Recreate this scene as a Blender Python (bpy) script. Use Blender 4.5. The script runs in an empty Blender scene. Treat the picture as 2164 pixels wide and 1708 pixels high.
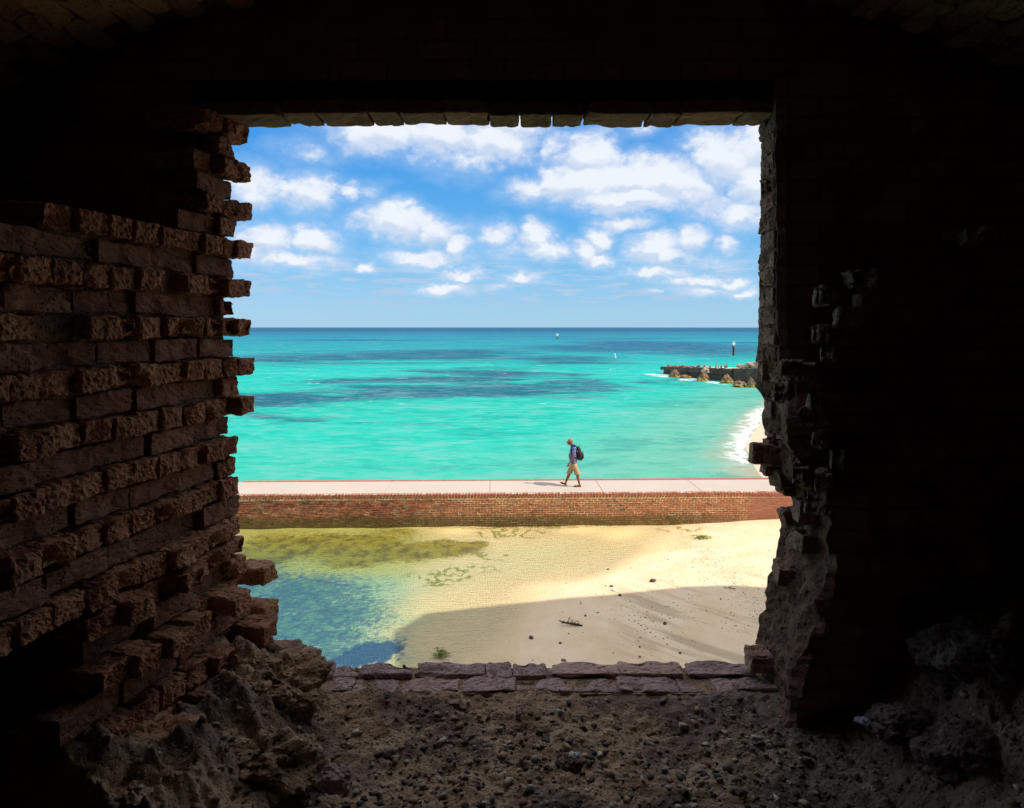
import bpy, bmesh, math, random
import numpy as np
from mathutils import Vector, Matrix, noise as mn
R = math.radians
S = bpy.context.scene
COL = S.collection
random.seed(7)

# ------------------------------------------------------------------ camera
FPX, CX, CY = 1443.0, 1082.0, 692.0          # focal length and principal point in the 2164 px wide view
cam_d = bpy.data.cameras.new('camera'); cam = bpy.data.objects.new('camera', cam_d); COL.objects.link(cam)
cam_d.sensor_width = 36; cam_d.lens = FPX / 2164 * 36
cam_d.shift_y = -162 / 2164
cam_d.clip_start = 0.05; cam_d.clip_end = 90000
cam.location = (0, 0, 0); cam.rotation_euler = (R(90), 0, 0)
S.camera = cam
S.view_settings.view_transform = 'Standard'; S.view_settings.look = 'None'
S.view_settings.gamma = 1; S.view_settings.use_curve_mapping = False
S.view_settings.exposure = 0.75
S.cycles.use_denoising = True
S.cycles.max_bounces = 8; S.cycles.diffuse_bounces = 4; S.cycles.glossy_bounces = 3
S.cycles.transparent_max_bounces = 8; S.cycles.caustics_reflective = False; S.cycles.caustics_refractive = False
S.cycles.sample_clamp_indirect = 4

SUN_EL = R(45); TO_SUN = Vector((0.95, -0.32, 1.0)).normalized()
SUN_EL = math.asin(TO_SUN.z)
sun_d = bpy.data.lights.new('sun', 'SUN'); sun_d.energy = 2.9; sun_d.angle = R(0.5); sun_d.color = (1.0, 0.93, 0.82)
sun = bpy.data.objects.new('sun', sun_d); COL.objects.link(sun)
sun.rotation_euler = TO_SUN.to_track_quat('Z', 'Y').to_euler()

# ------------------------------------------------------------------ node helpers
class NT:
    def __init__(s, tree): s.t = tree; s.n = tree.nodes; s.l = tree.links
    def node(s, typ, **kw):
        n = s.n.new(typ)
        for k, v in kw.items(): setattr(n, k, v)
        return n
    def put(s, sock, v):
        if v is None: return
        if isinstance(v, bpy.types.NodeSocket): s.l.new(v, sock)
        elif isinstance(v, (tuple, list)) and sock.type == 'RGBA' and len(v) == 3: sock.default_value = (*v, 1)
        else: sock.default_value = v
    def m(s, op, a, b=None, c=None, clamp=False):
        n = s.node('ShaderNodeMath', operation=op, use_clamp=clamp)
        for i, v in enumerate((a, b, c)): s.put(n.inputs[i], v) if v is not None else None
        return n.outputs[0]
    def v(s, op, a, b=None, c=None):
        n = s.node('ShaderNodeVectorMath', operation=op)
        for i, v in enumerate((a, b, c)): s.put(n.inputs[i], v) if v is not None else None
        return n.outputs['Value'] if op in ('LENGTH', 'DOT_PRODUCT', 'DISTANCE') else n.outputs[0]
    def noise(s, vec, scale, det=3, rough=0.55, col=False, dist=0.0):
        n = s.node('ShaderNodeTexNoise'); s.put(n.inputs['Vector'], vec); n.inputs['Scale'].default_value = scale
        n.inputs['Detail'].default_value = det; n.inputs['Roughness'].default_value = rough; n.inputs['Distortion'].default_value = dist
        return n.outputs['Color' if col else 'Fac']
    def voro(s, vec, scale, feature='F1', out='Distance', rnd=1.0):
        n = s.node('ShaderNodeTexVoronoi', feature=feature); s.put(n.inputs['Vector'], vec); n.inputs['Scale'].default_value = scale
        n.inputs['Randomness'].default_value = rnd
        return n.outputs[out]
    def ss(s, v, a, b, lo=0.0, hi=1.0, lin=False):
        n = s.node('ShaderNodeMapRange', interpolation_type='LINEAR' if lin else 'SMOOTHSTEP'); s.put(n.inputs[0], v)
        n.inputs[1].default_value = a; n.inputs[2].default_value = b; n.inputs[3].default_value = lo; n.inputs[4].default_value = hi
        return n.outputs[0]
    def mix(s, f, a, b, mode='MIX'):
        n = s.node('ShaderNodeMix', data_type='RGBA', blend_type=mode)
        s.put(n.inputs[0], f); s.put(n.inputs[6], a); s.put(n.inputs[7], b)
        return n.outputs[2]
    def ramp(s, f, stops, interp='LINEAR'):
        n = s.node('ShaderNodeValToRGB'); cr = n.color_ramp; cr.interpolation = interp
        while len(cr.elements) < len(stops): cr.elements.new(0.5)
        for e, (p, c) in zip(cr.elements, stops): e.position = p; e.color = (*c, 1) if len(c) == 3 else c
        s.put(n.inputs[0], f); return n.outputs[0]
    def comb(s, x, y, z=0.0):
        n = s.node('ShaderNodeCombineXYZ'); s.put(n.inputs[0], x); s.put(n.inputs[1], y); s.put(n.inputs[2], z); return n.outputs[0]
    def sep(s, v):
        n = s.node('ShaderNodeSeparateXYZ'); s.put(n.inputs[0], v); return n.outputs
    def bump(s, h, strength, dist, normal=None):
        n = s.node('ShaderNodeBump'); s.put(n.inputs['Height'], h); n.inputs['Strength'].default_value = strength
        n.inputs['Distance'].default_value = dist
        if normal is not None: s.l.new(normal, n.inputs['Normal'])
        return n.outputs[0]
    def schlick(s, nrm, f0=0.02):
        g = s.node('ShaderNodeNewGeometry'); d = s.m('ABSOLUTE', s.v('DOT_PRODUCT', nrm, g.outputs['Incoming']))
        return s.m('MULTIPLY_ADD', s.m('POWER', s.m('SUBTRACT', 1.0, s.m('MINIMUM', d, 1.0)), 5.0), 1 - f0, f0)
    def blobs(s, vec, lst):
        """largest of w*(1-d) over soft ellipses (cx, cy, rx, ry, w)"""
        cur = None
        for (cx, cy, rx, ry, w) in lst:
            q = s.v('MULTIPLY_ADD', vec, (1 / rx, 1 / ry, 0), (-cx / rx, -cy / ry, 0))
            d = s.m('MULTIPLY_ADD', s.v('LENGTH', q), -w, w)
            cur = d if cur is None else s.m('MAXIMUM', cur, d)
        return cur
def mat(name):
    m = bpy.data.materials.new(name); m.use_nodes = True; t = NT(m.node_tree); t.n.clear()
    out = t.node('ShaderNodeOutputMaterial'); return m, t, out
def principled(t, out, col, rough=0.8, normal=None, spec=0.3, **kw):
    b = t.node('ShaderNodeBsdfPrincipled'); t.put(b.inputs['Base Color'], col); t.put(b.inputs['Roughness'], rough)
    t.put(b.inputs['Specular IOR Level'], spec)
    if normal is not None: t.l.new(normal, b.inputs['Normal'])
    for k, v in kw.items(): t.put(b.inputs[k.replace('_', ' ')], v)
    t.l.new(b.outputs[0], out.inputs[0]); return b

# ------------------------------------------------------------------ sky
world = bpy.data.worlds.new('World'); S.world = world; world.use_nodes = True
w = NT(world.node_tree); w.n.clear()
wo = w.node('ShaderNodeOutputWorld')
sky = w.node('ShaderNodeTexSky', sky_type='NISHITA'); sky.sun_disc = False; sky.sun_elevation = SUN_EL
sky.sun_rotation = math.atan2(TO_SUN.x, TO_SUN.y); sky.air_density = 1.0; sky.dust_density = 0.3; sky.ozone_density = 2.0
SKY_K = 0.10
hs = w.node('ShaderNodeHueSaturation'); hs.inputs['Saturation'].default_value = 1.22; hs.inputs['Hue'].default_value = 0.497
w.l.new(sky.outputs[0], hs.inputs['Color'])
skyc = w.mix(1.0, hs.outputs[0], (0.86, 1.0, 1.12), 'MULTIPLY')
elv = w.m('ARCSINE', w.sep(w.node('ShaderNodeTexCoord').outputs['Generated'])[2])
air = w.ramp(w.ss(elv, 0.0, 1.0, lin=True), [(0, (1.9, 3.45, 4.95)), (0.06, (1.35, 3.05, 4.9)), (0.14, (0.60, 2.45, 4.9)), (0.27, (0.22, 1.80, 4.7)), (0.6, (0.25, 1.3, 3.6)), (1, (0.22, 1.0, 3.0))])
skyc = w.mix(0.85, skyc, air)
tc = w.node('ShaderNodeTexCoord'); D = tc.outputs['Generated']
dx, dy, dz = w.sep(D)
az = w.m('ARCTAN2', dx, dy); el = w.m('ARCSINE', dz)
n1 = w.noise(D, 9, 7, 0.55, col=True)
wx, wy, _ = w.sep(n1)
n2 = w.noise(w.v('MULTIPLY', D, (1, 1, 1.6)), 30, 6, 0.6, col=True)
w2x, w2y, _ = w.sep(n2)
azw = w.m('ADD', w.m('MULTIPLY_ADD', wx, 0.10, -0.05), w.m('MULTIPLY_ADD', w2x, 0.035, -0.0175)); azw = w.m('ADD', az, azw)
elw = w.m('ADD', w.m('MULTIPLY_ADD', wy, 0.05, -0.025), w.m('MULTIPLY_ADD', w2y, 0.026, -0.013)); elw = w.m('ADD', el, elw)
CL = [(800,285,125,50,1),(920,292,130,55,1),(1045,300,115,58,1),(1000,340,100,34,.7),(740,262,80,30,.6),(1010,250,200,45,1),
 (1250,325,80,58,1.1),(1330,370,120,55,1.1),(1240,385,120,52,1.1),(1400,375,120,60,1.1),(1340,410,150,42,1.1),(1130,400,70,36,.9),(1460,400,90,44,.8),(1180,300,50,40,.6),
 (1545,330,90,70,1),(1600,380,70,66,1),(1490,300,70,34,.55),(1570,455,85,42,.9),(1500,430,80,40,.7),(1640,300,90,80,1),(1360,268,55,22,.5),
 (545,405,75,52,1),(650,412,62,50,1.1),(727,408,28,26,.8),(640,318,42,30,.45),(780,412,40,22,.4),
 (850,472,105,46,1.1),(930,490,72,42,1.1),(780,470,80,32,.7),(905,545,100,24,.8),(970,520,40,30,1),(870,440,45,24,1),
 (555,512,85,38,1.1),(662,512,62,34,1.1),(620,555,110,22,.9),(520,540,60,30,.8),
 (1140,505,48,44,1.2),(1155,535,66,26,1.1),(1050,505,52,34,.8),(1075,535,70,24,.5),
 (1280,505,40,36,1.1),(1240,530,42,30,1.1),(1270,548,48,20,1.1),
 (1325,465,60,22,.9),(1390,515,62,38,1.15),(1452,500,48,38,1),(1525,508,38,26,.9),(1500,550,60,22,.4),(1410,535,60,25,.9),
 (775,567,36,13,1),(962,578,52,14,1),(930,605,60,14,.9),(1380,574,66,17,1.1),(1470,590,62,15,1),(1530,590,50,15,1.1),(1560,615,40,12,1),(1480,612,60,12,.8),(1095,585,52,14,.8),(880,548,40,14,.8),
 (1040,602,30,8,.6),(1390,612,26,9,.7)]
lst = []
for (x, y, rx, ry, wt) in CL:
    a = math.atan((x - CX) / FPX); e = math.atan((CY - y) / FPX * math.cos(a))
    lst.append((a, e, rx / FPX * 1.07, ry / FPX * 1.05, wt * (1.35 if rx > 85 and ry > 38 else 1.1)))
P2 = w.comb(azw, elw)
dens = w.blobs(P2, lst)
dens_up = w.blobs(w.v('ADD', P2, (0.004, 0.014, 0)), lst)
# the unseen rest of the sky gets denser cloud, added for more fill light
gen = w.noise(w.v('MULTIPLY', D, (1, 1, 2.2)), 4.2, 7, 0.55)
gen = w.ss(gen, 0.34, 0.55, -0.2, 1.0)
outside = w.m('MAXIMUM', w.ss(w.m('ABSOLUTE', az), 0.42, 0.55), w.ss(el, 0.33, 0.42))
outside = w.m('MAXIMUM', outside, w.m('LESS_THAN', dy, 0.0))
outside = w.m('MULTIPLY', outside, w.ss(el, 0.01, 0.08))
dens = w.m('MAXIMUM', dens, w.m('MULTIPLY_ADD', w.m('ADD', gen, 1.0), outside, -1.0))
n3 = w.noise(w.v('MULTIPLY', D, (1, 1, 1.5)), 55, 8, 0.62)
n4 = w.noise(w.v('MULTIPLY', D, (1, 1, 1.7)), 16, 6, 0.6)
field = w.m('ADD', dens, w.m('MULTIPLY_ADD', n3, 1.0, -0.5)); field = w.m('ADD', field, w.m('MULTIPLY_ADD', n4, 0.8, -0.4))
cov = w.ss(field, 0.08, 0.70)
# low thin grey wisps above the horizon
wisp = w.noise(w.v('MULTIPLY', D, (1, 1, 6.5)), 22, 6, 0.6)
wisp = w.m('MULTIPLY', w.ss(wisp, 0.48, 0.62), w.m('MULTIPLY', w.ss(el, 0.020, 0.045), w.ss(el, 0.12, 0.07)))
veil = w.m('MULTIPLY', w.ss(w.m('ADD', dens, w.m('MULTIPLY_ADD', n4, 1.2, -0.6)), -0.55, 0.6), 0.28)
hz = w.ss(el, 0.0, 0.20)
cl_lit0 = w.mix(w.ss(w.m('ADD', field, w.m('MULTIPLY_ADD', w2x, 1.6, -0.8)), 0.25, 1.0), (0.37, 0.43, 0.545), (0.54, 0.56, 0.59))
under = w.m('MULTIPLY', w.ss(w.m('SUBTRACT', dens_up, dens), -0.10, 0.40), w.ss(w.m('ADD', dens, w.m('MULTIPLY_ADD', n4, 1.4, -0.7)), -0.1, 0.5))
cl_lit0 = w.mix(w.m('MULTIPLY', under, 0.75), cl_lit0, (0.33, 0.40, 0.52))
cl_lit = w.mix(w.ss(el, 0.33, 0.5), cl_lit0, (0.62, 0.62, 0.62))  # clouds high out of view whitened to send more light indoors
skyc2 = w.mix(w.m('MULTIPLY', wisp, 0.95), skyc, (2.6, 3.6, 4.9))
skyc2 = w.mix(veil, skyc2, (4.6, 5.2, 6.0))
bg1 = w.node('ShaderNodeBackground'); w.put(bg1.inputs[0], skyc2); bg1.inputs[1].default_value = SKY_K
bg2 = w.node('ShaderNodeBackground'); w.put(bg2.inputs[0], cl_lit); bg2.inputs[1].default_value = 1.0
ms = w.node('ShaderNodeMixShader'); w.put(ms.inputs[0], w.m('MULTIPLY', cov, 0.93)); w.l.new(bg1.outputs[0], ms.inputs[1]); w.l.new(bg2.outputs[0], ms.inputs[2])
w.l.new(ms.outputs[0], wo.inputs[0])
world.cycles.sampling_method = 'MANUAL'; world.cycles.sample_map_resolution = 1024

# ------------------------------------------------------------------ object helpers
def at(x, y, z=None, Y=None):
    """a point of the place, from its pixel in the 2164 px wide view and its height z or its distance Y"""
    if Y is None: Y = FPX * z / (CY - y)
    return Vector(((x - CX) / FPX * Y, Y, (CY - y) / FPX * Y))
def link(name, me, m=None, parent=None, loc=None, rot=None, smooth=False):
    o = bpy.data.objects.new(name, me); COL.objects.link(o)
    if m is not None and me is not None and len(me.materials) == 0: me.materials.append(m)
    if parent is not None: o.parent = parent
    if loc is not None: o.location = loc
    if rot is not None: o.rotation_euler = rot
    if smooth: me.shade_smooth()
    return o
def tag(o, label=None, cat=None, group=None, kind=None):
    if label: o['label'] = label
    if cat: o['category'] = cat
    if group: o['group'] = group
    if kind: o['kind'] = kind
    return o
def empty(name, loc=(0, 0, 0), rz=0):
    o = bpy.data.objects.new(name, None); COL.objects.link(o); o.location = loc; o.rotation_euler = (0, 0, rz)
    o.empty_display_size = 0.1; return o
def bm_box(bm, a, b, M=None):
    vs = [Vector((x, y, z)) for z in (a[2], b[2]) for y in (a[1], b[1]) for x in (a[0], b[0])]
    if M is not None: vs = [M @ v for v in vs]
    vs = [bm.verts.new(v) for v in vs]
    for f in ((0, 2, 3, 1), (4, 5, 7, 6), (0, 1, 5, 4), (2, 6, 7, 3), (0, 4, 6, 2), (1, 3, 7, 5)): bm.faces.new([vs[i] for i in f])
def mesh_of(bm, name):
    bmesh.ops.recalc_face_normals(bm, faces=bm.faces[:])
    me = bpy.data.meshes.new(name); bm.to_mesh(me); bm.free(); return me
def box_obj(name, boxes, m, parent=None, loc=None):
    bm = bmesh.new()
    for a, b in boxes: bm_box(bm, a, b)
    return link(name, mesh_of(bm, name), m, parent, loc)
def grid_mesh(name, xs, ys, zf, attrs=None):
    """xs, ys 1-d arrays; zf(X, Y) -> Z with numpy arrays of shape (ny, nx)"""
    X, Y = np.meshgrid(xs, ys); Z = zf(X, Y)
    nx, ny = len(xs), len(ys)
    me = bpy.data.meshes.new(name)
    co = np.stack([X, Y, Z], -1).reshape(-1, 3)
    i = np.arange((ny - 1) * (nx - 1)); r, c = i // (nx - 1), i % (nx - 1); a = r * nx + c
    f = np.stack([a, a + 1, a + nx + 1, a + nx], -1)
    me.vertices.add(len(co)); me.vertices.foreach_set('co', co.ravel())
    me.loops.add(f.size); me.loops.foreach_set('vertex_index', f.ravel())
    me.polygons.add(len(f)); me.polygons.foreach_set('loop_start', np.arange(0, f.size, 4))
    for k, fn in (attrs or {}).items():
        at_ = me.attributes.new(k, 'FLOAT', 'POINT'); at_.data.foreach_set('value', fn(X, Y).ravel().astype(np.float32))
    me.update(); me.validate(); me.shade_smooth(); return me
def fbm(p, octv=4, s=1.0):
    return mn.fractal(Vector(p) * s, 0.9, 2.1, octv, noise_basis='PERLIN_ORIGINAL')
def rough_brick(name, L, W, H, amp, rnd, seed, cuts=6, pit=0.0):
    bm = bmesh.new(); bmesh.ops.create_cube(bm, size=2.0)
    bmesh.ops.subdivide_edges(bm, edges=bm.edges[:], cuts=cuts, use_grid_fill=True)
    off = Vector((seed * 7.31, seed * 3.7, seed * 1.9)); hl = Vector((L / 2, W / 2, H / 2))
    for v in bm.verts:
        c = v.co.copy()
        q = Vector([c[i] * hl[i] for i in range(3)])
        inner = Vector([max(-hl[i] + rnd, min(hl[i] - rnd, q[i])) for i in range(3)])
        d = q - inner
        if d.length > 1e-9: q = inner + d.normalized() * rnd if d.length > rnd else q
        nrm = d.normalized() if d.length > 1e-6 else c.normalized()
        k = mn.fractal((q + off) * 14, 0.9, 2.1, 3) * amp * 1.1 + mn.fractal((q + off) * 60, 0.7, 2.1, 3) * amp * 0.9
        k -= max(0, mn.noise((q + off) * 85) - 0.15) * amp * 1.6
        # broken corners
        if pit:
            e = mn.noise((q + off) * 9 + Vector((5, 5, 5)))
            if e > 0.12: k -= (e - 0.12) * pit
        q += nrm * k
        v.co = q
    return mesh_of(bm, name)
def rock_mesh(name, seed, sub=3, amp=0.35, scale=(1, 1, 1), freq=1.2, cone=0.0):
    bm = bmesh.new(); bmesh.ops.create_icosphere(bm, subdivisions=sub, radius=1)
    off = Vector((seed * 5.1, seed * 2.3, seed))
    for v in bm.verts:
        p = v.co.copy(); k = 1 + amp * mn.fractal((p + off) * freq, 0.8, 2.1, 5) + amp * 0.35 * (0.5 - abs(mn.noise((p + off) * freq * 2.7)))
        # planar facets: flatten towards a few cutting planes
        q = p * k
        if cone: 
            h = (q.z + 1) / 2; s_ = 1 - cone * max(0, min(1, h)); q.x *= s_; q.y *= s_
        v.co = Vector((q.x * scale[0], q.y * scale[1], q.z * scale[2]))
    return mesh_of(bm, name)

# ------------------------------------------------------------------ materials
def old_brick_mat(name, ca, cb, cc, pits=1.0, mortar=None, rough=0.9):
    m, t, out = mat(name)
    oc = t.node('ShaderNodeTexCoord').outputs['Object']; oi = t.node('ShaderNodeObjectInfo')
    rv = oi.outputs['Random']; v = t.v('ADD', oc, t.v('SCALE', t.comb(rv, t.m('MULTIPLY', rv, 7.7), t.m('MULTIPLY', rv, 3.3))))
    sc = t.node('ShaderNodeVectorMath', operation='SCALE'); t.put(sc.inputs[0], t.comb(rv, t.m('MULTIPLY', rv, 7.7), t.m('MULTIPLY', rv, 3.3))); sc.inputs['Scale'].default_value = 31
    v = t.v('ADD', oc, sc.outputs[0])
    big = t.noise(v, 14, 5, 0.6); fine = t.noise(v, 90, 4, 0.7)
    c = t.mix(t.ss(big, 0.3, 0.7), ca, cb); c = t.mix(t.ss(t.m('FRACT', t.m('MULTIPLY', rv, 13.7)), 0.55, 0.95), c, cc)
    c = t.mix(t.ss(fine, 0.35, 0.75, 0.0, 0.55), c, t.mix(0.5, c, (0.02, 0.016, 0.012)))
    lime = t.ss(t.noise(v, 26, 5, 0.65), 0.62, 0.74)
    c = t.mix(t.m('MULTIPLY', lime, 0.55), c, mortar or (0.30, 0.26, 0.20))
    vo = t.voro(t.v('ADD', v, t.v('MULTIPLY', t.noise(v, 40, 2, 0.5, col=True), (0.02, 0.02, 0.02))), 75)
    pit = t.ss(vo, 0.12, 0.42)
    pm = t.ss(t.noise(v, 20, 3, 0.6), 0.40, 0.60)
    pit = t.m('MAXIMUM', pit, t.m('SUBTRACT', 1.0, pm))
    h = t.m('ADD', t.m('MULTIPLY', pit, 0.55 * pits), t.m('ADD', t.m('MULTIPLY', fine, 0.7), t.m('MULTIPLY', big, 0.8)))
    c = t.mix(t.m('MULTIPLY', t.m('SUBTRACT', 1.0, pit), 0.65), c, (0.012, 0.009, 0.007))
    principled(t, out, c, rough, t.bump(h, 0.9, 0.006), 0.15); return m
M_BRICK = old_brick_mat('weathered_brick', (0.42, 0.21, 0.13), (0.29, 0.14, 0.09), (0.46, 0.25, 0.155), mortar=(0.42, 0.31, 0.21))
M_STRETCH = old_brick_mat('grimy_shaded_brick', (0.29, 0.155, 0.105), (0.20, 0.105, 0.075), (0.32, 0.18, 0.12), 0.8, (0.40, 0.32, 0.24))  # recessed courses coloured darker: grime plus the shade they sit in
M_BRICK_R = old_brick_mat('grey_brick', (0.36, 0.22, 0.165), (0.24, 0.14, 0.105), (0.40, 0.25, 0.19), 0.7)
M_SOFFIT = old_brick_mat('mossy_brick', (0.25, 0.165, 0.095), (0.16, 0.105, 0.06), (0.28, 0.18, 0.11), 0.7, (0.26, 0.2, 0.13))
M_SILL = old_brick_mat('worn_mauve_brick', (0.50, 0.36, 0.345), (0.33, 0.225, 0.21), (0.54, 0.37, 0.31), 0.9, (0.60, 0.5, 0.43))
M_SHADE = old_brick_mat('shade_dark_brick', (0.045, 0.034, 0.03), (0.03, 0.022, 0.02), (0.05, 0.035, 0.03), 0.5, (0.06, 0.05, 0.045))  # near-black colour standing in for the shade above the lintel bricks
def mortar_mat(name, ca, cb, scale=20, bd=0.012):
    m, t, out = mat(name)
    v = t.node('ShaderNodeTexCoord').outputs['Object']
    a = t.noise(v, scale, 7, 0.65); b = t.noise(v, scale * 5, 5, 0.7); r = t.noise(v, scale * 0.3, 4, 0.6)
    c = t.mix(t.ss(a, 0.35, 0.65), ca, cb); c = t.mix(t.ss(r, 0.35, 0.65, 0, 0.5), c, (ca[0] * 0.4, ca[1] * 0.4, ca[2] * 0.4))
    vo = t.voro(v, scale * 3.2); pit = t.ss(vo, 0.10, 0.40)
    c = t.mix(t.m('MULTIPLY', t.m('SUBTRACT', 1.0, pit), 0.6), c, (0.015, 0.012, 0.01))
    h = t.m('ADD', t.m('ADD', a, t.m('MULTIPLY', b, 0.5)), t.m('MULTIPLY', pit, 0.35))
    principled(t, out, c, 0.95, t.bump(h, 1.0, bd), 0.1); return m
M_MORTAR = mortar_mat('crumbling_mortar', (0.40, 0.28, 0.19), (0.22, 0.15, 0.10))
M_CONC = mortar_mat('old_concrete_rubble', (0.52, 0.36, 0.23), (0.27, 0.18, 0.12), 16, 0.016)
M_ROCKDK = mortar_mat('dark_rubble_rock', (0.38, 0.25, 0.18), (0.20, 0.135, 0.10), 14, 0.014)
M_JAMB = mortar_mat('broken_masonry', (0.235, 0.135, 0.095), (0.105, 0.06, 0.045), 14, 0.018)
m, t, out = mat('dark_brick_wall'); oc = t.node('ShaderNodeNewGeometry').outputs['Position']; xx, yy, zz = t.sep(oc)
bt = t.node('ShaderNodeTexBrick'); t.put(bt.inputs['Vector'], t.comb(t.m('ADD', xx, yy), zz)); bt.inputs['Scale'].default_value = 1; bt.inputs['Brick Width'].default_value = 0.215; bt.inputs['Row Height'].default_value = 0.0752; bt.inputs['Mortar Size'].default_value = 0.006
bt.inputs['Color1'].default_value = (0.36, 0.20, 0.16, 1); bt.inputs['Color2'].default_value = (0.22, 0.12, 0.095, 1); bt.inputs['Mortar'].default_value = (0.13, 0.09, 0.07, 1)
c = t.mix(t.ss(t.noise(oc, 7, 6, 0.65), 0.35, 0.65), bt.outputs[0], (0.15, 0.085, 0.07))
principled(t, out, c, 0.95, t.bump(t.m('ADD', t.m('MULTIPLY', bt.outputs[1], -0.8), t.noise(oc, 40, 5, 0.7)), 1.0, 0.015), 0.1); M_DARKWALL = m  # dark red-brown brick with darker random patches
M_MOUND = mortar_mat('damp_grey_rubble', (0.24, 0.19, 0.175), (0.13, 0.10, 0.09), 13, 0.02)
m, t, out = mat('pebble'); oc = t.node('ShaderNodeNewGeometry').outputs['Position']
rv = t.node('ShaderNodeNewGeometry').outputs['Random Per Island']
c = t.ramp(rv, [(0, (0.05, 0.038, 0.036)), (0.55, (0.12, 0.09, 0.075)), (0.8, (0.28, 0.21, 0.15)), (0.97, (0.42, 0.34, 0.25)), (1, (0.5, 0.48, 0.44))])
c = t.mix(t.ss(t.noise(oc, 120, 3), 0.4, 0.7, 0, 0.6), c, (0.10, 0.08, 0.06))
principled(t, out, c, 0.85, t.bump(t.noise(oc, 160, 4, 0.7), 0.8, 0.004), 0.2); M_PEBBLE = m
m, t, out = mat('rubble_floor'); oc = t.node('ShaderNodeNewGeometry').outputs['Position']
a = t.noise(oc, 9, 6, 0.65); b = t.noise(oc, 70, 5, 0.7); pa = t.noise(oc, 3.2, 4, 0.6)
c = t.mix(t.ss(a, 0.35, 0.65), (0.40, 0.265, 0.17), (0.55, 0.395, 0.265)); c = t.mix(t.ss(b, 0.45, 0.68, 0, 0.7), c, (0.10, 0.07, 0.05))
c = t.mix(t.ss(pa, 0.48, 0.60, 0, 0.75), c, (0.15, 0.10, 0.09))
px_ = t.sep(oc)[0]; c = t.mix(t.ss(t.m('ADD', px_, t.m('MULTIPLY', a, 0.5)), 0.75, 1.15, 0, 0.55), c, (0.16, 0.135, 0.125))
vo = t.voro(oc, 60); pit = t.ss(vo, 0.1, 0.4)
h = t.m('ADD', t.m('ADD', t.m('MULTIPLY', a, 1.5), b), t.m('MULTIPLY', pit, 0.4))
principled(t, out, c, 0.92, t.bump(h, 1.0, 0.012), 0.15); M_FLOOR = m

# ================================================================== THE FORT
fort = empty('fort'); tag(fort, 'dark brick fort casemate whose big square gun opening looks out to sea', 'fort')
# -- right half of the front wall, its broken jamb follows the outline
prof_o = [(200,1612),(262,1612),(300,1611),(400,1610),(500,1609),(600,1607),(690,1606),(770,1604),(800,1602),(818,1600),(826,1612),(862,1618),(885,1618),(925,1626),(946,1604),(952,1600),(975,1602),(985,1612),(1000,1626),(1015,1640),(1032,1652),(1050,1676),(1068,1678),(1076,1662),(1098,1652),(1120,1648),(1160,1640),(1200,1632),(1250,1625),(1300,1608),(1345,1602),(1372,1592),(1400,1590),(1440,1604),(1490,1622),(1540,1640),(1600,1650),(1720,1660)]
prof_i = [(200,1640),(500,1640),(690,1642),(760,1646),(800,1662),(860,1664),(900,1664),(980,1690),(1020,1690),(1060,1735),(1100,1740),(1180,1742),(1250,1736),(1320,1716),(1380,1690),(1450,1668),(1520,1660),(1600,1664),(1720,1670)]
def lerp(tab, y):
    for (a, xa), (b, xb) in zip(tab, tab[1:]):
        if a <= y <= b: return xa + (xb - xa) * (y - a) / (b - a)
    return tab[0][1] if y < tab[0][0] else tab[-1][1]
YO, YI = 2.64, 2.46
bm = bmesh.new(); rows = []
NZ = 190
for i in range(NZ):
    z = -1.50 + (0.90 + 1.50) * i / (NZ - 1)
    yp = CY - z / YO * FPX
    xo = (lerp(prof_o, yp) - CX) / FPX * YO
    low = max(0, min(1, (yp - 760) / 200))
    yi = YI - 0.17 * low
    ypi = CY - z / yi * FPX
    xi = (lerp(prof_i, ypi) - CX) / FPX * yi
    pts = [(6.0, YO + 0.06), (2.0, YO + 0.06), (xo + 0.10, YO + 0.05)]
    K = 16
    for k in range(K + 1):
        f = k / K; pts.append((xo + (xi - xo) * f + 0.02 * (1 - abs(2 * f - 1)) * low, YO + 0.012 + (yi - YO - 0.012) * f))
    pts += [(xi + 0.03, yi - 0.012)] + [(xi + 0.03 + (2.3 - xi) * k / 26, yi - 0.012 + 0.0 * k) for k in range(1, 27)] + [(6.0, yi)]
    row = []
    for j, (x, y) in enumerate(pts):
        if 2 <= j <= 46:
            p = Vector((x, y, z)); a = 0.010 + 0.030 * low
            dxn = fbm(p, 5, 9) * a + (0.5 - abs(mn.noise(p * 22))) * a * 0.5
            dyn = fbm(p + Vector((9, 9, 9)), 5, 8) * a * 0.9
            if j <= 19: x += dxn * (0.25 if j < 5 and yp < 800 else 0.8); y += dyn * 0.3
            else: y += dyn * 1.2; x += dxn * 0.2
        row.append(bm.verts.new((x, y, z)))
    rows.append(row)
for r0, r1 in zip(rows, rows[1:]):
    for j in range(len(r0) - 1): bm.faces.new((r0[j], r0[j + 1], r1[j + 1], r1[j]))
me = mesh_of(bm, 'right_front_wall'); me.materials.append(M_JAMB); me.materials.append(M_DARKWALL)
npts = len(rows[0])
for p in me.polygons:
    j = p.index % (npts - 1)
    if j >= 19: p.material_index = 1
tag(link('masonry_core', me, None, fort), 'rough broken masonry right of the opening, with a dark brick face inside')
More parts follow.
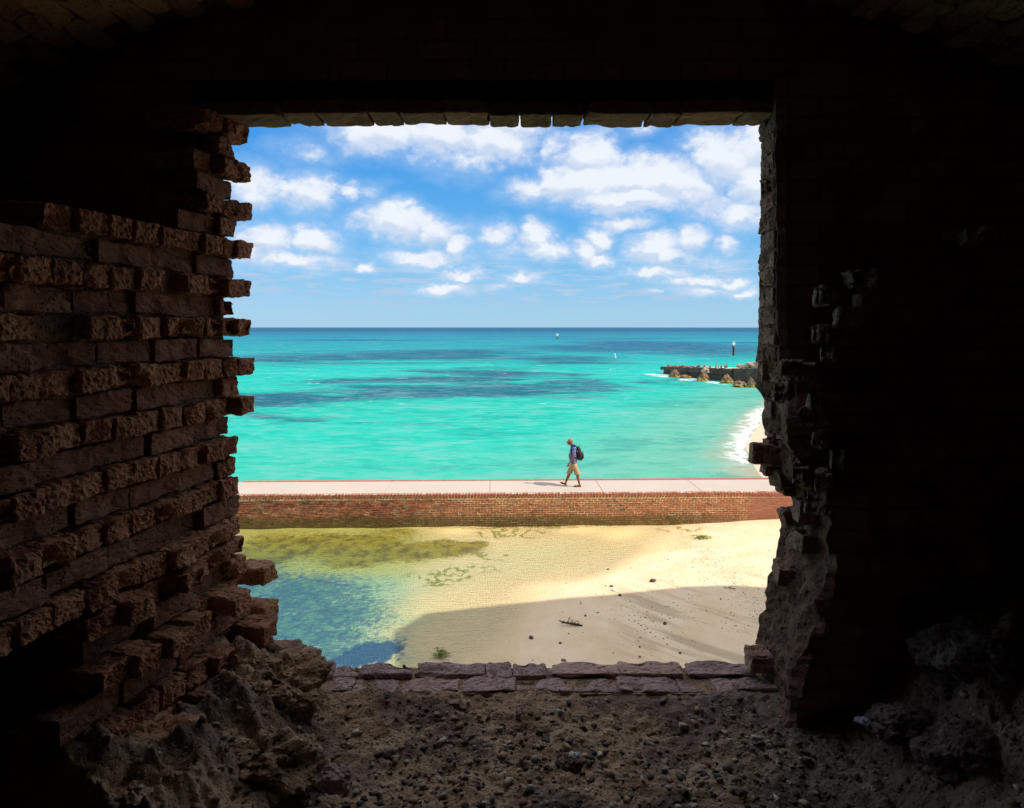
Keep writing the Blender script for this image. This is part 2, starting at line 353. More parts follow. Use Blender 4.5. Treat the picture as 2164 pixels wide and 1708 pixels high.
# -- left half of the front wall (behind the broken cheek)
box_obj('wall', [((-6, 2.50, -1.5), (-1.17, 2.68, 0.90))], M_DARKWALL, fort)
box_obj('wall', [((-6, 2.50, 0.902), (6, 2.68, 7.0))], M_DARKWALL, fort)
box_obj('wall', [((-6, 2.45, -8.2), (6, 2.60, -1.52))], M_DARKWALL, fort)
box_obj('side_wall', [((-3.4, -4.4, -1.9), (-3.0, 2.5, 3.0))], M_DARKWALL, fort)
box_obj('side_wall', [((3.0, -4.4, -1.9), (3.4, 2.44, 3.0))], M_DARKWALL, fort)
box_obj('back_wall', [((-3.0, -4.4, -1.9), (3.0, -4.0, 3.0))], M_DARKWALL, fort)
box_obj('lower_floor', [((-3.0, -4.0, -2.1), (3.0, 2.44, -1.95))], M_DARKWALL, fort)
# -- the rest of the curtain wall and the bastion that throws the long shadow on the sand
m, t, out = mat('fort_brickwork'); oc = t.node('ShaderNodeNewGeometry').outputs['Position']
bt = t.node('ShaderNodeTexBrick'); xx, yy, zz = t.sep(oc); t.put(bt.inputs['Vector'], t.comb(t.m('ADD', xx, yy), zz))
bt.inputs['Scale'].default_value = 1; bt.inputs['Brick Width'].default_value = 0.22; bt.inputs['Row Height'].default_value = 0.077; bt.inputs['Mortar Size'].default_value = 0.01
bt.inputs['Color1'].default_value = (0.26, 0.12, 0.08, 1); bt.inputs['Color2'].default_value = (0.34, 0.19, 0.13, 1); bt.inputs['Mortar'].default_value = (0.4, 0.34, 0.26, 1)
c = t.mix(t.ss(t.noise(oc, 0.6, 6, 0.6), 0.4, 0.7, 0, 0.5), bt.outputs[0], (0.10, 0.08, 0.06)); principled(t, out, c, 0.9, t.bump(bt.outputs[1], -0.5, 0.01), 0.2); M_FORT = m
box_obj('curtain_wall', [((-45, 0.8, -8.4), (-6.002, 2.66, 7)), ((6.002, 0.8, -8.4), (12, 2.66, 7)), ((-6.0, -0.5, 3.05), (6.0, 2.49, 7))], M_FORT, fort)
def shadow_caster(px, py, zg):
    g = at(px, py, z=zg); k = (7.0 - zg) / TO_SUN.z
    return (g.x + TO_SUN.x * k, g.y + TO_SUN.y * k)
top = [shadow_caster(*p) for p in ((838, 1420, -7.15), (840, 1330, -7.15), (905, 1291, -7.15), (1100, 1271, -7.08), (1300, 1257, -7.0), (1450, 1243, -6.92), (1540, 1244, -6.86), (1625, 1251, -6.82), (1800, 1262, -6.75))]
base = [(top[0][0], 2.0)] + top + [(top[-1][0] + 4, 2.0)]
bm = bmesh.new(); lo = [bm.verts.new((x, y, -8.4)) for x, y in base]; hi = [bm.verts.new((x, y, 7.0)) for x, y in base]
for i in range(len(base)):
    j = (i + 1) % len(base); bm.faces.new((lo[i], lo[j], hi[j], hi[i]))
bm.faces.new(hi); link('bastion', mesh_of(bm, 'bastion'), M_FORT, fort)

# -- vault over the room
VC, VR = (0.064, -3.23), 4.53
vault = empty('brick_vault', (0, 1.5, 1.2)); tag(vault, 'dark vaulted brick ceiling overhead, faintly lit at the upper left corner', 'vaulted ceiling')
bm = bmesh.new(); n = 40; prev = None
for i in range(n + 1):
    th = -0.72 + 1.44 * i / n; r = VR + 0.012
    q = [(VC[0] + rr * math.sin(th), y, VC[1] + rr * math.cos(th)) for rr, y in ((r, -4.3), (r, 2.499), (r + 0.35, 2.499), (r + 0.35, -4.3))]
    q = [bm.verts.new((x, y - 1.5, z - 1.2)) for x, y, z in q]
    if prev:
        for k in range(4): bm.faces.new((prev[k], prev[(k + 1) % 4], q[(k + 1) % 4], q[k]))
    prev = q
link('shell', mesh_of(bm, 'shell'), M_MORTAR, vault)
vbr = [rough_brick('vault_brick', 0.212, 0.082, 0.10, 0.005, 0.005, 40 + i, 9, 0.04) for i in range(4)]
M_VAULT = old_brick_mat('brightened_brick', (0.72, 0.46, 0.28), (0.55, 0.34, 0.21), (0.78, 0.56, 0.34), mortar=(0.8, 0.65, 0.45))  # bricks coloured paler to make up for the weak light on the vault
for v_ in vbr: v_.materials.append(M_VAULT)
i = 0
for k in range(-27, 28):
    th = k * 0.088 / VR
    if abs(k) < 3: continue
    for j in range(7):
        y = 2.40 - 0.218 * j - (0.11 if k % 2 else 0)
        if y > 2.40 or y < 1.15: continue
        rr = VR + 0.045 + random.uniform(-0.014, 0.012)
        o = link('brick', random.choice(vbr), None, vault)
        o.location = (VC[0] + rr * math.sin(th), y - 1.5 + random.uniform(-.004, .004), VC[1] + rr * math.cos(th) - 1.2)
        o.rotation_euler = Matrix.Rotation(th, 4, 'Y').to_euler() ; o.rotation_euler.rotate_axis('Z', R(90) + random.choice((0, math.pi)))

# -- broken left cheek of the opening
U = Vector((0.2083, 0.978, 0)); NN = Vector((0.978, -0.2083, 0)); P0 = Vector((-1.06, 2.64, 0)); PITCH = 0.0752
cheek = empty('broken_brick_wall', (P0.x, P0.y, -1.3)); tag(cheek, 'ragged brick wall left of the opening with rows of bricks jutting out', 'brick wall')
EB = Vector((P0.x, P0.y, -1.3))
MC = Matrix(((U.x, NN.x, 0), (U.y, NN.y, 0), (0, 0, 1))).to_4x4()
cheek_v = [rough_brick('cheek_brick', 0.205, 0.101, 0.068, 0.0060, 0.006, i, 15, 0.06) for i in range(10)]
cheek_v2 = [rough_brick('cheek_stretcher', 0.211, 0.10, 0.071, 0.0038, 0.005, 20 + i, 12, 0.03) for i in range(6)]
for v_ in cheek_v: v_.materials.append(M_BRICK)
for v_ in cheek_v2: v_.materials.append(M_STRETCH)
rc = random.Random(11)
def cb(t, n, z, kind='h', big=1.0, tilt=1.0):
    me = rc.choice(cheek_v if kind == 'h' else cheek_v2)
    o = link('brick', me, None, cheek)
    p = P0 + U * t + NN * n + Vector((0, 0, z)); o.location = p - EB
    rz = math.atan2(U.y, U.x) + (R(90) if kind == 'h' else 0) + rc.gauss(0, 0.022) * tilt + rc.choice((0, math.pi))
    o.rotation_euler = (rc.gauss(0, 0.018) * tilt, rc.gauss(0, 0.02) * tilt, rz); o.scale = (big, rc.uniform(.95, 1.03), rc.uniform(0.94, 1.04))
def rng(k):
    if k > 10: return None
    if k >= 5: return (-0.235 + (0.06 if k % 3 == 0 else 0) + (0.03 if k % 2 else 0), 0.0)
    if k == 4: return (-0.83, 0)
    if k >= -10: return (-1.42, 0) if k <= 3 else (-0.86, 0)
    return (-0.80 + 0.03 * (-10 - k) * 0.4, 0)
core = bmesh.new()
for k in range(-18, 11):
    z = k * PITCH; t0, t1 = rng(k)
    header = (k % 2 == 0) if k > -9 else (k in (-10, -11, -13, -15, -16))
    low = max(0.0, min(1.0, (-6 - k) / 8.0))
    step = 0.10 * low * low            # the foot of the wall swells outwards
    end = -0.006 if header else (-0.024 + 0.022 * (10 - max(k, -4)) / 14)
    if k <= -5: end -= 0.01 + 0.012 * abs(math.sin(k * 2.1))
    if k <= -12: end -= 0.0
    bm_box(core, (t0 + 0.03, -0.24, z - PITCH / 2 - 0.001), (t1 + end - 0.035, -0.030 + step * 0.6 - rc.uniform(0, 0.008), z + PITCH / 2 + 0.001),
           Matrix.Translation(P0 - EB) @ MC)
    if header:
        t = t1 + end - 0.05
        while t > t0:
            near = t < -0.90
            pr = 0.018 + rc.uniform(-0.014, 0.016) + (0.02 if near else 0)
            if rc.random() < 0.07 + 0.10 * low: pr -= 0.05
            cb(t, pr - 0.102 + 0.0 + step + (0.05 if low > 0.3 and rc.random() < 0.25 else 0), z, 'h', 1.0, 1 + low)
            t -= 0.1045 + rc.uniform(-0.003, 0.008)
        # tooth past the end
        if -5 < k <= 10 or k in (-13, -15):
            cb((0.020 - 0.036 * max(0, (k + 4)) / 14 + rc.uniform(-.010, .012)) if k > -5 else 0.088, -0.072 + (0.06 if k < -5 else 0), z, 'h', 1.0, 0.6)
    else:
        t = t1 + end - 0.10 + (0.0 if (k // 2) % 2 else -0.09)
        if t < t1 - 0.16: cb(t1 + end - 0.045, -0.10 + step * 0.8, z, 'h')
        while t > t0 - 0.05:
            pr = -0.066 + rc.uniform(-0.008, 0.010) + step * 0.8 + (0.03 if t < -0.95 else 0)
            if low > 0.2: pr += rc.uniform(-0.02, 0.03)
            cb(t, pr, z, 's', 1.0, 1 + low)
            t -= 0.217 + rc.uniform(-0.004, 0.008)
link('mortar_core', mesh_of(core, 'mortar_core'), M_MORTAR, cheek)

# -- lintel
lintel = empty('brick_lintel', (0, 2.6, 0.85)); tag(lintel, 'long mossy brick lintel across the top of the opening', 'lintel')
lb = [rough_brick('lintel_brick', 0.205, 0.17, 0.055, 0.0035, 0.010, 60 + i, 7, 0.03) for i in range(6)]
for v_ in lb: v_.materials.append(M_SOFFIT)
notch = [612, 684, 790, 853, 1034, 1098, 1166, 1230, 1362, 1424, 1551]
edges = [470] + notch + [1618]
XS = [(x - CX) / FPX * 2.62 for x in edges]
for a, b in zip(XS, XS[1:]):
    nseg = 1 if b - a < 0.26 else 2
    for q in range(nseg):
        a2 = a + (b - a) * q / nseg; b2 = a + (b - a) * (q + 1) / nseg
        o = link('brick', random.choice(lb), None, lintel)
        o.location = ((a2 + b2) / 2, -0.022, 0.8065 - 0.85 + random.uniform(-.005, .004)); o.rotation_euler = (random.gauss(0, .02), random.gauss(0, .012), 0); o.scale = ((b2 - a2 - (0.006 if nseg == 1 else 0.001)) / 0.205, 1.0, 1.0)
box_obj('mortar_bed', [((-1.25, 2.503 - 2.6, 0.828 - 0.85), (1.10, 2.675 - 2.6, 0.899 - 0.85))], M_SHADE, lintel)

# -- bricks of the right jamb
jamb = empty('brick_jamb', (1.0, 2.55, 0)); tag(jamb, 'narrow stack of grey worn bricks forming the right edge of the opening', 'brick pier')
JB = Vector((1.0, 2.55, 0))
jv = [rough_brick('jamb_brick', 0.100, 0.092, 0.066, 0.0045, 0.006, 80 + i, 11, 0.05) for i in range(8)]
for v_ in jv: v_.materials.append(M_BRICK_R)
z = 0.745; kk = 0
while z > -1.28:
    yp = CY - z / YO * FPX
    xo = (lerp(prof_o, yp) - CX) / FPX * YO; xi = (lerp(prof_i, CY - z / YI * FPX) - CX) / FPX * YI
    if yp < 1020:
        split = 0.5 if (kk % 3) else 0.62
        for f, yy in ((0.0, YO - 0.045), (1.0, YO - 0.128)):
            if yp > 830 and f == 0 and random.random() < 0.15: continue
            x = xo + (xi - xo) * f * 0.72
            o = link('brick', random.choice(jv), None, jamb); o.location = Vector((x + 0.046 - 0.008 + random.uniform(-.006, .005), yy, z)) - JB
            o.rotation_euler = (random.gauss(0, .02), random.gauss(0, .03), random.gauss(0, .05) + random.choice((0, math.pi)))
            o.scale = (1, 0.80 if f == 0 else 0.92, 1.03)
    kk += 1; z -= 0.0705
for (x, y, s_) in ((1603, 961, 1.15), (1650, 1012, 1.2), (1665, 1030, 1.1), (1700, 1082, 1.2), (1662, 1092, 1.0), (1690, 1140, 1.1), (1590, 1392, 1.0), (1720, 1110, 1.1), (1650, 1210, 1.0)):
    o = link('brick', random.choice(jv), None, jamb); q = at(x, y, Y=2.56 if x < 1680 else 2.44); q.x += 0.03
    o.location = q - JB; o.scale = (s_, s_, s_); o.rotation_euler = (random.gauss(0, .1), random.gauss(0, .1), random.gauss(0, .2))
# brick ends standing proud of the dark inner face
teeth = empty('inner_brickwork', (1.3, 2.3, 0)); tag(teeth, 'scattered brick ends sticking out of the black wall right of the opening', 'brickwork')
TB = Vector((1.3, 2.3, 0))
M_TEETH = old_brick_mat('dull_brown_brick', (0.30, 0.22, 0.175), (0.20, 0.145, 0.12), (0.34, 0.25, 0.20), 0.7)  # a little duller and browner than the jamb bricks
tv = [m_.copy() for m_ in jv]
for m_ in tv: m_.materials.clear(); m_.materials.append(M_TEETH)
for (x, y, ww, hh) in ((1822, 590, 40, 44), (1741, 626, 22, 40), (1838, 640, 26, 36), (1800, 672, 36, 38), (1742, 706, 26, 36), (1768, 706, 30, 38), (1762, 744, 28, 34), (1680, 778, 30, 32), (1710, 788, 26, 40),
                       (1662, 824, 22, 38), (1730, 852, 22, 44), (1715, 884, 22, 38), (1747, 930, 22, 32), (1774, 970, 18, 38), (1748, 1016, 24, 40), (1735, 1060, 30, 40), (2060, 500, 24, 30), (1700, 1000, 24, 36)):
    Yb = 2.26 if y < 800 else 2.24
    q = at(x, y, Y=Yb); sx = ww / FPX * Yb * 1.0; sz = hh / FPX * Yb
    o = link('brick', random.choice(tv), None, teeth)
    o.scale = (sx / 0.1 * 1.5, 1.6, sz / 0.064); o.location = Vector((q.x, Yb + 0.02, q.z)) - TB
    o.rotation_euler = (random.gauss(0, .04), random.gauss(0, .03), R(-24) + random.gauss(0, .08))

# -- sill bricks
sill = empty('brick_sill', (0, 2.6, -1.33)); tag(sill, 'worn purple brown bricks along the sill of the opening above the sand', 'sill')
sv = [rough_brick('sill_brick', 0.205, 0.100, 0.055, 0.0050, 0.006, 100 + i, 14, 0.09) for i in range(10)]
for v_ in sv: v_.materials.append(M_SILL)
def sill_row(yv, x0, x1, cuts, zc, hdr=False):
    x = x0
    while x < x1:
        L = random.choice(cuts)
        if x + L > x1 + 0.05: break
        if True:
            o = link('brick', random.choice(sv), None, sill)
            o.location = (x + L / 2, yv - 2.6 + random.uniform(-.006, .006), zc + 1.33 + random.uniform(-.005, .004))
            o.scale = ((L - 0.003) / 0.205, random.uniform(.86, 1.0), random.uniform(.7, 1.05)); o.rotation_euler = (random.gauss(0, .03), random.gauss(0, .02), random.gauss(0, .02))
        x += L + random.uniform(0.0, 0.004)
sill_row(2.605, -0.78, 1.02, (0.10, 0.20, 0.205, 0.13, 0.24, 0.27), -1.322)
sill_row(2.505, -0.80, 1.00, (0.22, 0.205, 0.16, 0.20), -1.332)
sill_row(2.418, 0.02, 0.40, (0.14, 0.19), -1.362)
box_obj('mortar_bed', [((-1.1, 2.452 - 2.6, -0.19), (1.15, 2.640 - 2.6, 0.013))], M_CONC, sill)

# -- floor of rubble
def smooth(a, b, x):
    tt = max(0.0, min(1.0, (x - a) / (b - a))); return tt * tt * (3 - 2 * tt)
def floor_z(x, y):
    p = Vector((x, y, 0))
    z = -1.318 - 0.045 * smooth(2.47, 2.24, y) * (1 - 0.3 * smooth(-0.2, 0.6, x)) + fbm(p, 5, 5) * 0.018 + fbm(p + Vector((3, 1, 2)), 4, 26) * 0.008
    z += 0.006 * abs(mn.noise(p * 45)) + 0.010 * max(0, mn.noise(p * 11)) + 0.012 * (0.5 - abs(mn.noise(p * 17 + Vector((4, 4, 4)))))
    # bank against the left wall
    e = -0.58 - 0.10 * (y - 1.9) + 0.05 * mn.noise(p * 4)
    bk = smooth(e, e - 0.30, x)
    z += bk * (0.15 + 0.08 * fbm(p, 4, 6) + 0.05 * (0.5 - abs(mn.noise(p * 9)))) + smooth(-1.0, -1.25, x) * 0.10
    # mound on the right
    g = smooth(1.05 + 0.05 * mn.noise(p * 5), 1.62, x)
    z += g * (0.42 + 0.14 * fbm(p + Vector((7, 0, 0)), 5, 4) + 0.08 * (0.5 - abs(mn.noise(p * 7)))) * (0.75 + 0.25 * smooth(1.6, 2.2, y))
    # edge of the pit at the near left
    xe = -1.07 + (1.76 - y) * 1.45 + 0.05 * mn.noise(p * 8) if y < 1.80 else -1.36 + 0.22 * (y - 1.8)
    z -= smooth(xe + 0.015, xe - 0.05, x) * 0.62
    return z
xs = np.linspace(-1.75, 2.3, 560); ys = np.linspace(1.25, 2.455, 260)
def fzv(X, Y):
    o = np.empty(X.shape)
    for i in range(X.shape[0]):
        for j in range(X.shape[1]): o[i, j] = floor_z(X[i, j], Y[i, j])
    return o
me = grid_mesh('floor', xs, ys, fzv)
tag(link('floor', me, M_FLOOR), 'stony rubble floor inside the opening', kind='structure')
box_obj('floor', [((-3.0, -4.0, -1.94), (3.0, 1.248, -1.45))], M_DARKWALL)['kind'] = 'structure'
# pebbles in one mesh
proto = []
for s_ in range(8):
    bm = bmesh.new(); bmesh.ops.create_icosphere(bm, subdivisions=2, radius=1)
    for v in bm.verts:
        v.co *= 1 + 0.75 * mn.fractal(v.co * 1.6 + Vector((s_ * 4, 0, 0)), 0.8, 2, 3)
        v.co.z *= 0.62
    vs = np.array([v.co[:] for v in bm.verts]); fs = np.array([[v.index for v in f.verts] for f in bm.faces]); bm.free(); proto.append((vs, fs))
def scatter(name, pts, m):
    V, F, o = [], [], 0
    for (x, y, z, r, k) in pts:
        vs, fs = proto[k % 8]; a = random.uniform(0, 6.28); ca, sa = math.cos(a), math.sin(a)
        sx, sy, sz = r * random.uniform(.7, 1.5), r * random.uniform(.6, 1.1), r * random.uniform(.6, 1.1)
        q = vs * (sx, sy, sz); q = np.stack([q[:, 0] * ca - q[:, 1] * sa + x, q[:, 0] * sa + q[:, 1] * ca + y, q[:, 2] + z], -1)
        V.append(q); F.append(fs + o); o += len(vs)
    V = np.concatenate(V); F = np.concatenate(F); me = bpy.data.meshes.new(name)
    me.vertices.add(len(V)); me.vertices.foreach_set('co', V.ravel()); me.loops.add(F.size); me.loops.foreach_set('vertex_index', F.ravel())
    me.polygons.add(len(F)); me.polygons.foreach_set('loop_start', np.arange(0, F.size, 3)); me.update(); me.validate()
    return link(name, me, m)
pts = []
rp = random.Random(5)
for i in range(6500):
    x = rp.uniform(-1.25, 2.0); y = rp.uniform(1.5, 2.44)
    if y > 2.36 and rp.random() < 0.7: continue
    if mn.noise(Vector((x * 3, y * 3, 1))) < -0.1 and rp.random() < 0.6: continue
    r = 0.0022 + 0.0095 * rp.random() ** 4 + (0.006 if rp.random() < 0.03 else 0)
    pts.append((x, y, floor_z(x, y) + r * 0.25, r, i))
tag(scatter('rubble', pts, M_PEBBLE), 'dark pebbles and crumbs of brick strewn over the floor inside', 'rubble', kind='stuff')
proto = []
for s_ in range(8):
    bm = bmesh.new(); rr_ = random.Random(90 + s_)
    for cx_ in (-1, 1):
        for cy_ in (-1, 1):
            for cz_ in (-1, 1): bm.verts.new((cx_ * rr_.uniform(.55, 1.1), cy_ * rr_.uniform(.45, .9), cz_ * rr_.uniform(.3, .65)))
    for _ in range(3): bm.verts.new((rr_.uniform(-1, 1), rr_.uniform(-1, 1), rr_.uniform(.3, .8)))
    hull = bmesh.ops.convex_hull(bm, input=bm.verts[:])
    bmesh.ops.delete(bm, geom=[g_ for g_ in set(hull['geom_interior'] + hull['geom_unused']) if isinstance(g_, bmesh.types.BMVert)], context='VERTS')
    bmesh.ops.triangulate(bm, faces=bm.faces[:]); bm.verts.index_update()
    vs = np.array([v.co[:] for v in bm.verts]); fs = np.array([[v.index for v in f.verts] for f in bm.faces]); bm.free(); proto.append((vs, fs))
pts = []
for i in range(1900):
    x = rp.uniform(-1.1, 1.9); y = rp.uniform(1.5, 2.43)
    if mn.noise(Vector((x * 2.2, y * 2.2, 9))) < 0.0 and rp.random() < 0.75: continue
    r = 0.0035 + 0.011 * rp.random() ** 3.5
    pts.append((x, y, floor_z(x, y) + r * 0.2, r, i))
m, t, out = mat('brick_chip'); g_ = t.node('ShaderNodeNewGeometry'); oc = g_.outputs['Position']
c = t.ramp(g_.outputs['Random Per Island'], [(0, (0.20, 0.10, 0.075)), (0.4, (0.38, 0.24, 0.16)), (0.7, (0.13, 0.09, 0.08)), (0.9, (0.52, 0.42, 0.30)), (1, (0.62, 0.55, 0.48))])
principled(t, out, c, 0.9, t.bump(t.noise(oc, 120, 4, 0.7), 0.9, 0.004), 0.15)
tag(scatter('rubble', pts, m), 'angular chips of brick and mortar scattered over the floor', 'rubble', kind='stuff')
# separate stones on the floor
def stone(name, label, cat, x, y, Yd, size, m, seed, amp=0.4, sub=4, dz=0.0, rot=0.0, cone=0, freq=1.2, sm=False):
    q = at(x, y, Y=Yd); me = rock_mesh(name, seed, sub, amp, size, freq, cone)
    o = link(name, me, m, None, (q.x, q.y, q.z + dz), (0, 0, rot)); tag(o, label, cat)
    if sm: me.shade_smooth()
    return o
stone('boulder', 'big pale pitted lump of old concrete at the lower left corner of the opening', 'boulder', 528, 1478, 2.40, (0.215, 0.17, 0.135), M_CONC, 3, 0.42, 6, freq=1.6)
stone('boulder', 'brown rock ledge at the left end of the sill with rounded top', 'rock', 545, 1392, 2.56, (0.145, 0.09, 0.060), M_ROCKDK, 5, 0.42, 5)
stone('boulder', 'small jagged brown rock between the ledge and the sill bricks', 'rock', 632, 1418, 2.58, (0.085, 0.07, 0.052), M_ROCKDK, 8, 0.55, 5)
stone('boulder', 'low pale rubble block in front of the pitted concrete lump', 'rubble block', 560, 1620, 2.02, (0.13, 0.11, 0.075), M_CONC, 9, 0.5, 5, freq=1.5)
stone('boulder', 'rough tan slab of broken masonry at the bottom left edge', 'rubble block', 390, 1620, 1.98, (0.17, 0.12, 0.07), M_CONC, 12, 0.45, 6, freq=1.7)
stone('boulder', 'dark lump of brickwork at the foot of the ragged wall', 'rubble block', 330, 1560, 2.02, (0.10, 0.12, 0.055), M_BRICK, 15, 0.45, 5, freq=1.4)
stone('stone', 'fist sized dark stone with a white chip on the rubble floor', 'stone', 1212, 1612, 1.98, (0.032, 0.03, 0.022), M_ROCKDK, 17, 0.4, 4)
stone('white_chip', 'small bright white chip lying on the dark stone', 'stone chip', 1213, 1596, 1.985, (0.015, 0.012, 0.007), mortar_mat('white_chip', (0.8, 0.8, 0.85), (0.6, 0.6, 0.66)), 18, 0.3, 3)
stone('stone', 'rounded mauve stone near the bottom edge left of the floor centre', 'stone', 708, 1648, 1.88, (0.045, 0.035, 0.03), M_SILL, 21, 0.35, 4)
stone('stone', 'pale bluish stone sliver at the foot of the right rubble mound', 'stone', 1838, 1528, 2.12, (0.040, 0.018, 0.010), mortar_mat('bluish_stone', (0.5, 0.55, 0.7), (0.3, 0.33, 0.45)), 23, 0.35, 4, rot=-0.6)
stone('boulder', 'dark rough boulder on top of the right rubble mound', 'boulder', 2080, 1385, 2.15, (0.20, 0.16, 0.12), M_MOUND, 27, 0.24, 6, freq=1.3)
stone('boulder', 'dark rough boulder at the lower right corner', 'boulder', 2090, 1600, 1.95, (0.18, 0.13, 0.10), M_MOUND, 29, 0.24, 6, freq=1.3)
stone('boulder', 'low dark block between the floor and the right mound', 'boulder', 1905, 1530, 2.10, (0.10, 0.08, 0.05), M_MOUND, 31, 0.24, 5, freq=1.3)

# ================================================================== OUTSIDE
WL = -7.1
def W(x, y, z=WL): q = at(x, y, z=z); return q.x, q.y
def wb(lst, z=WL):
    """pixel ellipses -> ellipses in metres on the level z"""
    r = []
    for (x, y, rx, ry, wt) in lst:
        c = at(x, y, z=z); ya = at(x, y - ry, z=z).y; yb = at(x, y + ry, z=z).y
        r.append((c.x, (ya + yb) / 2, rx / FPX * c.y, (ya - yb) / 2, wt))
    return r
# -- moat bed (sand)
shore_pts = [(14.0, -0.5), (14.5, -0.2), (17.1, 0.45), (18.7, 1.27), (19.8, 2.99), (21.9, 5.4), (24.5, 6.6), (30, 8)]
sy = np.array([p[0] for p in shore_pts]); sx = np.array([p[1] for p in shore_pts])
def shore_d(X, Y): return X - np.interp(Y, sy, sx)
def bed_z(X, Y):
    d = shore_d(X, Y)
    u = np.clip((Y - 21.0) / 3.0, 0, 1); u = u * u * (3 - 2 * u)
    z = np.where(d > 0, WL + 0.065 * d, WL + (0.045 * np.maximum(d, -4.5) - np.clip(-2.8 - X, 0, 4) * 0.045) * (1 - 0.88 * u))
    z = z + 0.012 * np.sin(X * 1.3 + Y * 0.7) + 0.008 * np.sin(X * 3.1 - Y * 2.3)
    return z
xs = np.linspace(-34, 20, 330); ys = np.linspace(2.7, 26, 200)
me = grid_mesh('sand', xs, ys, bed_z, {'shore': shore_d})
m, t, out = mat('moat_sand'); pos = t.node('ShaderNodeNewGeometry').outputs['Position']
atn = t.node('ShaderNodeAttribute', attribute_name='shore'); sh = atn.outputs['Fac']
px_, py_, pz_ = t.sep(pos)
wn = t.noise(pos, 0.55, 5, 0.6, col=True); wn2 = t.noise(pos, 3.0, 4, 0.6, col=True)
pw = t.v('ADD', pos, t.v('MULTIPLY_ADD', wn, (1.6, 1.6, 0), (-0.8, -0.8, 0))); pw = t.v('ADD', pw, t.v('MULTIPLY_ADD', wn2, (0.4, 0.4, 0), (-0.2, -0.2, 0)))
f1 = t.noise(pos, 7, 5, 0.65); f2 = t.noise(pos, 1.1, 5, 0.6); f3 = t.noise(pos, 40, 3, 0.6)
dry = t.mix(t.ss(f2, 0.35, 0.65), (0.80, 0.595, 0.37), (0.86, 0.67, 0.45))
dry = t.mix(t.ss(f3, 0.62, 0.76, 0, 0.35), dry, (0.20, 0.14, 0.09))
wetm = t.ss(t.m('ADD', sh, t.m('MULTIPLY_ADD', f2, 1.2, -0.6)), 0.9, -0.2)
c = t.mix(t.m('MULTIPLY', wetm, 0.55), dry, (0.78, 0.57, 0.33))
# streaks of darker, coarser sand on the upper beach
stv = t.v('MULTIPLY', t.v('ADD', pos, t.comb(t.m('MULTIPLY', py_, 0.8), 0.0)), (1.1, 0.25, 1)); st = t.noise(stv, 1.4, 5, 0.6)
c = t.mix(t.m('MULTIPLY', t.ss(st, 0.47, 0.64), t.m('MULTIPLY', t.ss(px_, 1.5, 3.5), t.ss(py_, 19.5, 17.5, 0, 0.65))), c, (0.42, 0.31, 0.19))
# wrack line
wl = t.m('ABSOLUTE', t.m('SUBTRACT', t.m('ADD', px_, t.m('MULTIPLY', wn2, 0.0)), t.m('ADD', 5.9, t.m('MULTIPLY_ADD', f2, 1.4, -0.7))))
grit = t.m('MULTIPLY', t.ss(t.noise(pos, 11, 5, 0.75), 0.50, 0.66), t.ss(wl, 0.55, 0.05))
c = t.mix(t.m('MULTIPLY', grit, 0.75), c, (0.13, 0.11, 0.09))
grit2 = t.m('MULTIPLY', t.ss(t.noise(pos, 16, 4, 0.8), 0.60, 0.70), t.ss(px_, 5.0, 6.4))
c = t.mix(t.m('MULTIPLY', grit2, 0.6), c, (0.20, 0.14, 0.08))
# under water
d = t.ss(sh, 0.3, -2.5)
c = t.mix(t.m('MULTIPLY', d, 0.65), c, (0.76, 0.58, 0.28))
c = t.mix(t.ss(t.m('ADD', px_, t.m('MULTIPLY_ADD', f2, 2.0, -1.0)), -1.6, -4.2, 0, 0.85), c, t.mix(t.ss(py_, 19.3, 21.0), (0.28, 0.50, 0.33), (0.46, 0.44, 0.10)))
algae = t.blobs(pw, wb([(905, 1160, 150, 22, 1.3), (700, 1150, 260, 26, 1.0), (560, 1160, 110, 40, 1.0), (1000, 1152, 60, 8, 1.0), (840, 1130, 90, 10, .5), (760, 1172, 140, 18, .8), (1100, 1118, 300, 5, .5)], -7.2))
algae = t.ss(t.m('ADD', algae, t.m('MULTIPLY_ADD', f1, 0.9, -0.45)), 0.05, 0.50)
c = t.mix(t.m('MULTIPLY', algae, 0.93), c, t.mix(t.ss(t.noise(pos, 2.5, 5, 0.7), 0.35, 0.6), (0.10, 0.07, 0.010), (0.33, 0.26, 0.022)))
strand = t.blobs(pw, wb([(945, 1205, 62, 24, 1.3), (915, 1222, 40, 10, .6), (1080, 1125, 100, 12, .8), (1035, 1166, 60, 7, .9), (1482, 1138, 26, 10, 1.2), (1010, 1190, 60, 9, .5), (880, 1200, 40, 10, .5), (1440, 1120, 60, 6, .5)], -7.1))
rid = t.m('ABSOLUTE', t.m('SUBTRACT', t.noise(t.v('MULTIPLY', pos, (1, 0.7, 1)), 1.7, 4, 0.6), 0.5))
strand = t.m('MULTIPLY', t.ss(strand, 0.0, 0.35), t.ss(rid, 0.055, 0.012))
c = t.mix(t.m('MULTIPLY', strand, 0.85), c, (0.20, 0.21, 0.015))
grass_skyblue = t.blobs(pw, wb([(620, 1262, 200, 66, 1.3), (560, 1330, 220, 66, 1.2), (700, 1310, 150, 62, 1.2), (790, 1390, 75, 44, 2.2), (690, 1390, 170, 40, 1.2), (580, 1410, 220, 46, 1.1), (500, 1240, 160, 60, 1.2), (660, 1355, 190, 45, 1.1)], -7.4))
grass_skyblue = t.ss(t.m('ADD', grass_skyblue, t.m('MULTIPLY_ADD', f1, 2.4, -1.2)), 0.0, 0.75)
